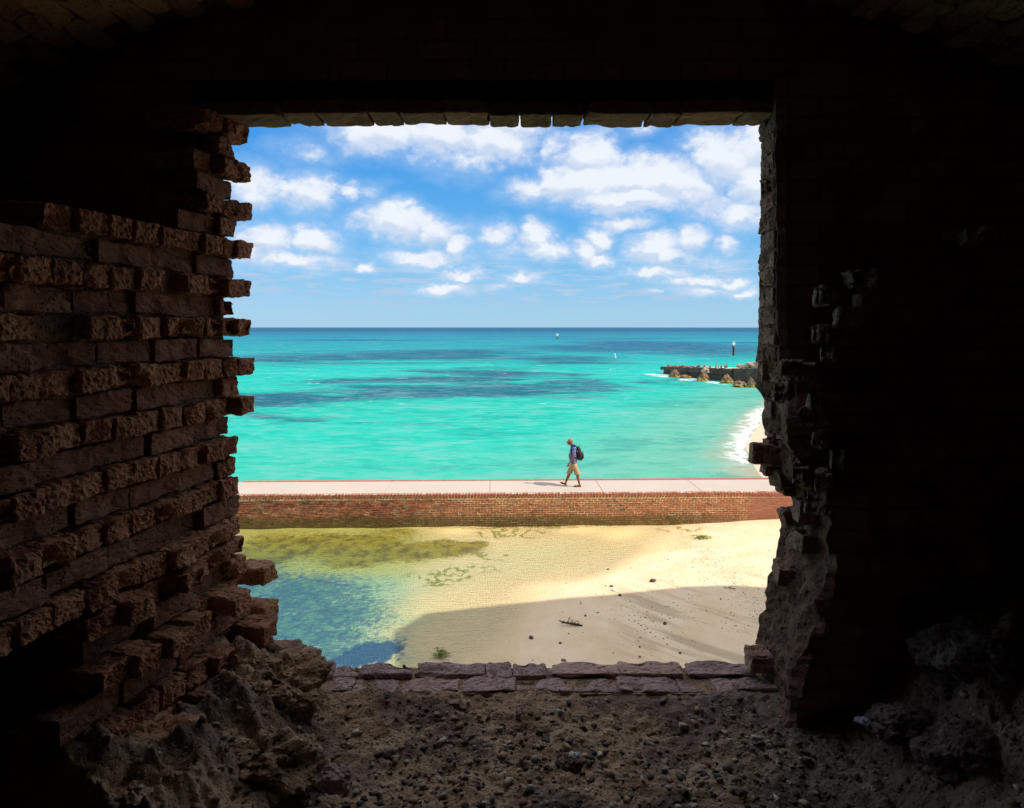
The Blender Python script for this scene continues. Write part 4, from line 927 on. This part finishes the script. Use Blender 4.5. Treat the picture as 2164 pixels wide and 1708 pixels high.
def prism(bm, p, q, za0, za1, zb0, zb1, th, seg=26, amp=0.12):
    d = (q - p).normalized(); n_ = Vector((-d.y, d.x, 0)); n_ = n_ if n_.x > 0 else -n_
    prev = None
    for i in range(seg + 1):
        f = i / seg; c0 = p.lerp(q, f); zb = za0 + (zb0 - za0) * f; ztp = za1 + (zb1 - za1) * f
        ring = []
        for k, (o_, z_) in enumerate(((0, zb), (0, (zb + ztp) / 2), (0, ztp), (th * .3, ztp), (th, ztp), (th, zb))):
            v = c0 + n_ * o_; v.z = z_; j = mn.noise(v * 1.7) * amp; v += Vector((n_.x * j, n_.y * j, mn.noise(v * 2.3) * amp * (0.6 if k in (2, 3, 4) else 0)))
            ring.append(bm.verts.new(v - PO))
        if prev:
            for k in range(6): bm.faces.new((prev[k], prev[(k + 1) % 6], ring[(k + 1) % 6], ring[k]))
        else: bm.faces.new(ring)
        prev = ring
    bm.faces.new(prev)
bm = bmesh.new(); prism(bm, A, B, -8, -6.55, -8, -6.25, 3.0); link('lower_wall', mesh_of(bm, 'lower_wall'), M_PIER, pier)
bm = bmesh.new(); off_ = Vector((-0.28, -0.05, 0)); prism(bm, A + off_ + Vector((-.1, .4, 0)), B + off_, -6.54, zt[0], -6.24, zt[1], 3.2, 40, 0.16); link('deck', mesh_of(bm, 'deck'), M_PIER, pier)
bm = bmesh.new(); prism(bm, B + Vector((0.05, -.1, 0)), C_, -8, zt[1] - .02, -8, zt[2], 4.5); link('end_wall', mesh_of(bm, 'end_wall'), M_PIER, pier)
def zp(zx, zy): return (1740 + zx / 7.73) / 1.2533, (900 + zy / 7.73) / 1.2533
def pier_pt(xpix, t_off=0.5):
    # walk along the pier until its picture x matches
    for i in range(400):
        f = i / 399; p = A.lerp(B, f * 1.15)
        if CX + FPX * (p.x + t_off) / p.y >= xpix: break
    return Vector((p.x + t_off, p.y, zt[0] + (zt[1] - zt[0]) * f * 1.15))
for i, (zx, zw, zh) in enumerate([(245, 90, 35), (332, 35, 30), (390, 50, 35), (470, 40, 34), (520, 60, 44), (556, 36, 34), (615, 40, 35), (690, 40, 35), (740, 40, 30), (835, 60, 40), (862, 34, 66), (965, 35, 62), (1085, 40, 40), (1205, 34, 150), (1255, 35, 20), (1315, 40, 55), (1405, 60, 60), (1432, 34, 125)]):
    xp, _ = zp(zx, 0); p = pier_pt(xp); mpp = p.y / FPX / 9.69; bw = zw * mpp; hh = zh * mpp
    bm = bmesh.new(); r_ = random.Random(i)
    if zh > 100: tube(bm, [((0, 0, -0.1), bw * .62), ((0, 0, hh * .22), bw * .4), ((.02, 0, hh * .3), bw * .22), ((0.02, 0, hh * .8), bw * .16), ((0, 0, hh), bw * .07)], 8)
    else: tube(bm, [((0, 0, -0.1), bw * .52), ((0, 0, hh * .5), bw * .50), ((0.0, 0, hh * .75), bw * .42), ((r_.uniform(-.1, .1) * bw, 0, hh), bw * .25)], 7)
    link('rusty_stub', mesh_of(bm, 'rusty_stub'), M_RUST, pier, p - PO)
# rubble heap on the pier
bm = bmesh.new(); NXm = 60
for k in range(260):
    f = random.random(); p = B.lerp(C_, f) + Vector((random.uniform(0.6, 3.6), 0, 0)); hgt = 1.15 * math.sqrt(max(0, min(1, f * 2.2))) * random.random()
    s_ = random.uniform(.16, .38); r_ = bmesh.ops.create_icosphere(bm, subdivisions=1, radius=s_)
    zz = zt[1] + (zt[2] - zt[1]) * f
    for v in r_['verts']: v.co = Vector((v.co.x * random.uniform(.8, 1.3), v.co.y, v.co.z * .8)) + p - PO + Vector((0, 0, zz - 0 + hgt)) 
o = link('rubble_heap', mesh_of(bm, 'rubble_heap'), M_COR, pier); o['kind'] = 'stuff'
RK = [(380, 772, 210, 170, .75, 'pointed brown rock at the seaward end of the pier'), (595, 792, 200, 66, 0, 'low flat rock awash between two pointed rocks'), (965, 852, 205, 195, .6, 'tall dark rock at the middle of the pier'),
      (1450, 900, 205, 190, .65, 'reddish pointed rock near the shore end of the pier'), (1705, 970, 230, 120, .1, 'rounded yellow brown rock in the water off the pier'), (1945, 982, 160, 205, .5, 'tall pale tan rock beside the right jamb')]
for i, (zx, zy, ww, hh, cone, lab) in enumerate(RK):
    xp, yp = zp(zx, zy); q = at(xp, yp, z=WL); mpp = q.y / FPX / 9.69
    o = link('rock', rock_mesh('rock', 300 + i, 4, 0.42, (ww * mpp * (.55 + .28 * cone), ww * mpp * .6, hh * mpp * .62), 1.4, cone), M_ARK, None, (q.x, q.y + 0.4, WL + hh * mpp * .33)); tag(o, lab, 'rock')
q = at(*zp(985, 640), Y=91); tag(link('rock', rock_mesh('rock', 320, 4, .3, (.5, .5, .38), 1.4), M_COR, None, q), 'pale block leaning on the pier above the tall dark rock', 'rock')

# -- channel markers
m, t, out = mat('white_paint'); principled(t, out, (0.85, 0.84, 0.82), 0.5); M_WHITE = m
m, t, out = mat('tarred_timber'); pos = t.node('ShaderNodeNewGeometry').outputs['Position']; principled(t, out, t.mix(t.noise(pos, 3, 4), (0.03, 0.02, 0.015), (0.10, 0.05, 0.03)), 0.85); M_TAR = m
q = at(1550, 751.5, z=WL); bz = q.y / FPX
mk = empty('channel_marker', q); tag(mk, 'dark timber pile with a white diamond board standing in the sea beyond the pier', 'channel marker')
bm = bmesh.new(); tube(bm, [((0, 0, -1.5), 2.1 * bz), ((0, 0, 25 * bz), 2.0 * bz)], 14); link('pile', mesh_of(bm, 'pile'), M_TAR, mk)
bm = bmesh.new()
w_, h_ = 3.7 * bz, 5.6 * bz; zc = 25.2 * bz; y0 = -2.3 * bz
fr_ = [bm.verts.new(p) for p in ((0, y0, zc - h_), (w_, y0, zc), (0, y0, zc + h_ * .95), (-w_, y0, zc))]; f_ = bm.faces.new(fr_)
ex = bmesh.ops.extrude_face_region(bm, geom=[f_]); bmesh.ops.translate(bm, verts=[v for v in ex['geom'] if isinstance(v, bmesh.types.BMVert)], vec=(0, -0.05, 0)); link('diamond_board', mesh_of(bm, 'diamond_board'), M_WHITE, mk)
q = at(1177.8, 717, z=WL); bz = q.y / FPX
mk = empty('channel_marker', q); tag(mk, 'small distant black post with a pale square board near the horizon', 'channel marker')
bm = bmesh.new(); tube(bm, [((-.4 * bz, 0, -1.5), 1.1 * bz), ((-.4 * bz, 0, 4 * bz), 1.0 * bz), ((.2 * bz, 0, 9 * bz), .8 * bz)], 10); link('post', mesh_of(bm, 'post'), M_TAR, mk)
box_obj('board', [((-1.9 * bz, -1.3 * bz, 6.6 * bz), (2.2 * bz, -1.1 * bz, 11.6 * bz))], M_WHITE, mk)
q = at(1300.5, 757, z=WL); bz = q.y / FPX
bm = bmesh.new(); tube(bm, [((.6 * bz, 0, -1), 1.3 * bz), ((.2 * bz, 0, 2 * bz), 1.2 * bz), ((-1.0 * bz, 0, 8 * bz), 1.1 * bz), ((-1.3 * bz, 0, 9.8 * bz), 1.4 * bz)], 12)
tag(link('marker_buoy', mesh_of(bm, 'marker_buoy'), M_WHITE, None, q), 'leaning white pole buoy floating left of the pier', 'buoy')

# ================================================================== THE WALKER
def capsule(bm, p0, r0, p1, r1, sy=1.0, n=16):
    p0, p1 = Vector(p0), Vector(p1); d = (p1 - p0); L = d.length; d.normalize()
    b = Vector((0, 1, 0)); b = (b - d * b.dot(d)).normalized(); a = b.cross(d)
    prof = []
    for k in range(5): th = (k + 0.35) / 5.35 * math.pi / 2; prof.append((-r0 * math.cos(th), r0 * math.sin(th)))
    prof += [(0, r0), (L * .33, r0 + (r1 - r0) * .33), (L * .66, r0 + (r1 - r0) * .66), (L, r1)]
    for k in range(4, -1, -1): th = (k + 0.35) / 5.35 * math.pi / 2; prof.append((L + r1 * math.cos(th), r1 * math.sin(th)))
    prev = None
    for (s_, r) in prof:
        ring = [bm.verts.new(p0 + d * s_ + a * (math.cos(6.28318 * k / n) * r) + b * (math.sin(6.28318 * k / n) * r * sy)) for k in range(n)]
        if prev:
            for k in range(n): bm.faces.new((prev[k], prev[(k + 1) % n], ring[(k + 1) % n], ring[k]))
        else: bm.faces.new(ring)
        prev = ring
    bm.faces.new(prev)
def ellipsoid(bm, c, r, rot=0.0):
    g = bmesh.ops.create_uvsphere(bm, u_segments=20, v_segments=14, radius=1); Rm = Matrix.Rotation(rot, 3, 'Y')
    for v in g['verts']: v.co = Rm @ Vector((v.co.x * r[0], v.co.y * r[1], v.co.z * r[2])) + Vector(c)
def fused(name, bm, m, parent, vox, sm=2):
    o = link(name, mesh_of(bm, name), m, parent, smooth=True)
    r_ = o.modifiers.new('remesh', 'REMESH'); r_.mode = 'VOXEL'; r_.voxel_size = vox; r_.use_smooth_shade = True
    s_ = o.modifiers.new('smooth', 'SMOOTH'); s_.factor = 0.5; s_.iterations = sm
    return o
m, t, out = mat('skin'); pos = t.node('ShaderNodeTexCoord').outputs['Object']; principled(t, out, t.mix(t.noise(pos, 12, 3), (0.19, 0.070, 0.035), (0.26, 0.105, 0.055)), 0.5, None, 0.4); M_SKIN = m
m, t, out = mat('striped_polo'); pos = t.node('ShaderNodeTexCoord').outputs['Object']; X_, Y_, Z_ = t.sep(pos)
s_ = t.m('SINE', t.m('MULTIPLY', t.m('ADD', Z_, t.m('MULTIPLY', X_, 0.12)), 2 * math.pi / 0.046)); stripe = t.ss(s_, 0.5, 0.75)
principled(t, out, t.mix(t.m('MULTIPLY', stripe, t.ss(Z_, 1.515, 1.50)), (0.008, 0.012, 0.20), (0.45, 0.52, 0.80)), 0.85, t.bump(t.noise(pos, 18, 4), .5, .02)); M_POLO = m
m, t, out = mat('khaki_cotton'); pos = t.node('ShaderNodeTexCoord').outputs['Object']; n = t.noise(pos, 9, 4); principled(t, out, t.mix(n, (0.36, 0.25, 0.14), (0.50, 0.37, 0.22)), 0.9, t.bump(n, .8, .03)); M_KHAKI = m
m, t, out = mat('black_nylon'); pos = t.node('ShaderNodeTexCoord').outputs['Object']; principled(t, out, (0.016, 0.014, 0.017), 0.55, t.bump(t.noise(pos, 14, 4), .6, .02)); M_NYLON = m
m, t, out = mat('tan_cap_cloth'); principled(t, out, (0.36, 0.215, 0.13), 0.85); M_CAP = m
m, t, out = mat('sandal_rubber'); principled(t, out, (0.10, 0.035, 0.03), 0.8); M_SANDAL = m
m, t, out = mat('dark_eye'); principled(t, out, (0.01, 0.008, 0.008), 0.2); M_EYE = m
m, t, out = mat('reflective_patch'); principled(t, out, (0.75, 0.72, 0.66), 0.5); M_REFL = m
person = empty('person', (2.31, 25.57, -5.95)); tag(person, 'man in striped polo, khaki shorts and cap walking left on the sea wall', 'person')
bm = bmesh.new()
ellipsoid(bm, (-.135, 0, 1.672), (.098, .078, .112), 0.1); ellipsoid(bm, (-.165, 0, 1.612), (.070, .058, .062))
capsule(bm, (-.095, 0, 1.62), .060, (-.045, 0, 1.49), .068)
capsule(bm, (-.222, 0, 1.668), .012, (-.250, 0, 1.640), .015, 1, 10); ellipsoid(bm, (-.222, 0, 1.598), (.022, .026, .010)); ellipsoid(bm, (-.205, 0, 1.572), (.03, .03, .022))
for s_ in (-1, 1): ellipsoid(bm, (-.118, s_ * .079, 1.655), (.020, .010, .032))
capsule(bm, (-.03, 0, 1.40), .085, (-.02, 0, 1.0), .09, 1.3)
capsule(bm, (.0, -.19, 1.44), .056, (-.03, -.225, 1.135), .043); capsule(bm, (-.03, -.225, 1.135), .042, (-.175, -.235, .925), .027)
capsule(bm, (.0, .19, 1.44), .056, (.09, .225, 1.15), .043); capsule(bm, (.09, .225, 1.15), .042, (.05, .24, .90), .027)
def hand(bm, wx, wy, wz, dirx, dirz, side):
    d = Vector((dirx, 0, dirz)).normalized(); p = Vector((wx, wy, wz)); f = Vector((-d.z, 0, d.x)); f = f if f.x < 0 else -f
    capsule(bm, p, .026, p + d * .07, .033, .55)
    for k, (L, o_) in enumerate(((.068, -.028), (.078, -.010), (.074, .009), (.058, .027))):
        b0 = p + d * .082 + f * o_ * 1.0; b1 = b0 + d * L * .5 + Vector((0, -side * .006, 0)); b2 = b1 + d * L * .4 + f * .012 + Vector((0, -side * .022, 0))
        capsule(bm, b0, .0092, b1, .0085, 1, 8); capsule(bm, b1, .0085, b2, .0075, 1, 8)
    t0 = p + d * .02 + f * .028; t1 = t0 + f * .026 + d * .03; capsule(bm, t0, .012, t1, .010, 1, 8); capsule(bm, t1, .010, t1 + d * .032 + f * .004, .0085, 1, 8)
hand(bm, -.182, -.235, .910, -.45, -.9, -1); hand(bm, .045, .24, .885, -.2, -1, 1)
# trailing left leg (near) and leading right leg (far)
capsule(bm, (.0, -.09, .86), .088, (.125, -.095, .47), .060); capsule(bm, (.125, -.095, .47), .056, (.150, -.095, .33), .057); capsule(bm, (.150, -.095, .33), .056, (.205, -.095, .105), .034)
capsule(bm, (.225, -.095, .055), .036, (.10, -.098, .035), .030); capsule(bm, (.10, -.098, .035), .034, (.045, -.10, .030), .028, 1.25)
capsule(bm, (-.02, .09, .86), .088, (-.150, .095, .47), .060); capsule(bm, (-.150, .095, .47), .056, (-.195, .095, .35), .056); capsule(bm, (-.195, .095, .35), .055, (-.290, .095, .130), .034)
capsule(bm, (-.285, .095, .070), .036, (-.385, .095, .085), .030); capsule(bm, (-.385, .095, .085), .033, (-.440, .095, .108), .027, 1.25)
for k in range(5):
    r_ = .013 if k == 0 else .009
    yy = -.125 + k * .0145; capsule(bm, (.03, yy, .026), r_, (.002 + k * .005, yy, .022), r_ * .9, 1, 8)
    yy = .120 - k * .0145; capsule(bm, (-.45, yy, .108), r_, (-.480 + k * .005, yy, .122), r_ * .9, 1, 8)
fused('body', bm, M_SKIN, person, 0.0058)
bm = bmesh.new()
for s_ in (-1, 1):
    ellipsoid(bm, (-.222, s_ * .030, 1.674), (.009, .013, .008))
link('eyes', mesh_of(bm, 'eyes'), M_EYE, person)
# polo
bm = bmesh.new()
capsule(bm, (-.015, 0, 1.40), .115, (-.035, 0, 1.18), .138, 1.35, 24); capsule(bm, (-.035, 0, 1.18), .145, (-.02, 0, 1.0), .142, 1.22, 24)
ellipsoid(bm, (-.075, 0, 1.13), (.118, .155, .16)); capsule(bm, (-.02, 0, 1.0), .142, (-.0, 0, .945), .135, 1.22, 24); ellipsoid(bm, (.0, 0, .90), (.118, .168, .075))
capsule(bm, (.0, -.150, 1.445), .068, (.0, .150, 1.445), .068)
for s_, ex_ in ((-1, -.02), (1, .055)): capsule(bm, (.0, s_ * .175, 1.44), .074, (ex_, s_ * .222, 1.25), .074)
capsule(bm, (-.06, 0, 1.53), .070, (-.04, 0, 1.49), .082)
polo = fused('polo_shirt', bm, M_POLO, person, 0.009, 2)
# shorts
bm = bmesh.new(); ellipsoid(bm, (-.0, 0, .855), (.122, .172, .10)); capsule(bm, (0, 0, .86), .115, (0, 0, .78), .118, 1.35, 24)
capsule(bm, (.01, -.088, .80), .108, (.115, -.095, .53), .106, 1, 20); capsule(bm, (-.015, .088, .80), .108, (-.135, .095, .53), .104, 1, 20)
bm2 = fused('shorts', bm, M_KHAKI, person, 0.009, 2)
bm = bmesh.new()
for (c0, c1) in (((.113, -.095, .535), (.137, -.095, .452)), ((-.132, .095, .535), (-.163, .095, .462))):
    c0, c1 = Vector(c0), Vector(c1); d = (c1 - c0).normalized(); prev = None
    for f, r in ((0, .108), (.5, .113), (1, .116), (1, .106), (.2, .096)):
        c_ = c0.lerp(c1, f); ring = [bm.verts.new(c_ + Vector((math.cos(6.2832 * k / 24), math.sin(6.2832 * k / 24), -math.cos(6.2832 * k / 24) * d.x * -0.2)) * r) for k in range(24)]
        if prev:
            for k in range(24): bm.faces.new((prev[k], prev[(k + 1) % 24], ring[(k + 1) % 24], ring[k]))
        prev = ring
link('shorts_hem', mesh_of(bm, 'shorts_hem'), M_KHAKI, person, smooth=True)
# cap
bm = bmesh.new(); g = bmesh.ops.create_uvsphere(bm, u_segments=24, v_segments=16, radius=1)
for v in g['verts']:
    q = v.co; zz = max(q.z, -0.12); v.co = Vector((-.128 + q.x * .110 + (0.008 if q.x < 0 else 0), q.y * .090, 1.700 + zz * .088 + q.x * .018))
link('cap_crown', mesh_of(bm, 'cap_crown'), M_CAP, person, smooth=True)
bm = bmesh.new(); top_, bot = [], []
for k in range(17):
    a = math.pi / 2 + math.pi * k / 16; rr = 1.0
    x_ = -.150 + .135 * math.cos(a); y_ = .078 * math.sin(a)
    zz = 1.704 - .10 * (max(0, -.15 - x_)) * 1.6 - abs(y_) * .18
    top_.append(bm.verts.new((x_, y_, zz))); bot.append(bm.verts.new((x_, y_, zz - .006)))
bm.faces.new(top_); bm.faces.new(bot[::-1])
for k in range(17): j = (k + 1) % 17; bm.faces.new((top_[k], bot[k], bot[j], top_[j]))
link('cap_brim', mesh_of(bm, 'cap_brim'), M_CAP, person)
# sandals
for nm, pts_ in (('left', ((.268, .012), (.12, .0), (.02, -.0), (-.03, .004))), ('right', ((-.255, .022), (-.37, .045), (-.45, .078), (-.512, .112)))):
    yc = -.097 if nm == 'left' else .097; bm = bmesh.new(); prev = None
    for i, (x_, z_) in enumerate(pts_):
        hw = (.034, .036, .050, .030)[i]; h0 = z_ if nm == 'right' else max(z_, 0) 
        ring = [bm.verts.new(p) for p in ((x_, yc - hw, h0), (x_, yc + hw, h0), (x_, yc + hw, h0 + .018), (x_, yc - hw, h0 + .018))]
        if prev:
            for k in range(4): bm.faces.new((prev[k], prev[(k + 1) % 4], ring[(k + 1) % 4], ring[k]))
        else: bm.faces.new(ring)
        prev = ring
    bm.faces.new(prev)
    for s_ in (-1, 1):
        if nm == 'left': tube(bm, [((.005, yc, .03), .006), ((.06, yc + s_ * .03, .062), .006), ((.13, yc + s_ * .040, .02), .006)], 6)
        else: tube(bm, [((-.475, yc, .13), .006), ((-.42, yc + s_ * .03, .135), .006), ((-.355, yc + s_ * .040, .07), .006)], 6)
    link('sandal', mesh_of(bm, 'sandal'), M_SANDAL, person)
# backpack: carried, a thing of its own
pack = empty('backpack', (2.31 + .20, 25.57, -5.95 + 1.0)); tag(pack, "bulging black backpack on the walking man's back", 'backpack')
PK = Vector((.20, 0, 1.0))
bm = bmesh.new(); capsule(bm, Vector((.205, 0, 1.10)) - PK, .125, Vector((.17, 0, 1.38)) - PK, .095, 1.25, 24); ellipsoid(bm, Vector((.235, 0, 1.16)) - PK, (.135, .155, .20)); ellipsoid(bm, Vector((.165, 0, 1.42)) - PK, (.08, .11, .07)); ellipsoid(bm, Vector((.255, 0, 1.08)) - PK, (.10, .14, .12))
fused('pack_body', bm, M_NYLON, pack, 0.010, 3)
bm = bmesh.new(); ellipsoid(bm, Vector((.330, 0, 1.13)) - PK, (.055, .11, .12)); link('front_pocket', mesh_of(bm, 'front_pocket'), M_NYLON, pack, smooth=True)
bm = bmesh.new(); tube(bm, [(Vector((.15, -.04, 1.47)) - PK, .010), (Vector((.20, -.02, 1.53)) - PK, .011), (Vector((.235, 0, 1.50)) - PK, .010)], 8); link('grab_handle', mesh_of(bm, 'grab_handle'), M_NYLON, pack)
for s_ in (-1, 1):
    bm = bmesh.new()
    tube(bm, [(Vector(p) - PK, .019) for p in ((.13, s_ * .10, 1.47), (.04, s_ * .115, 1.525), (-.06, s_ * .125, 1.49), (-.105, s_ * .140, 1.36), (-.085, s_ * .170, 1.22), (.0, s_ * .185, 1.12), (.14, s_ * .13, 1.06))], 8)
    link('shoulder_strap', mesh_of(bm, 'shoulder_strap'), M_NYLON, pack, smooth=True)
bm = bmesh.new(); ellipsoid(bm, Vector((.13, -.135, 1.33)) - PK, (.010, .012, .016)); ellipsoid(bm, Vector((.285, -.10, 1.335)) - PK, (.010, .010, .016)); link('reflective_patch', mesh_of(bm, 'reflective_patch'), M_REFL, pack)
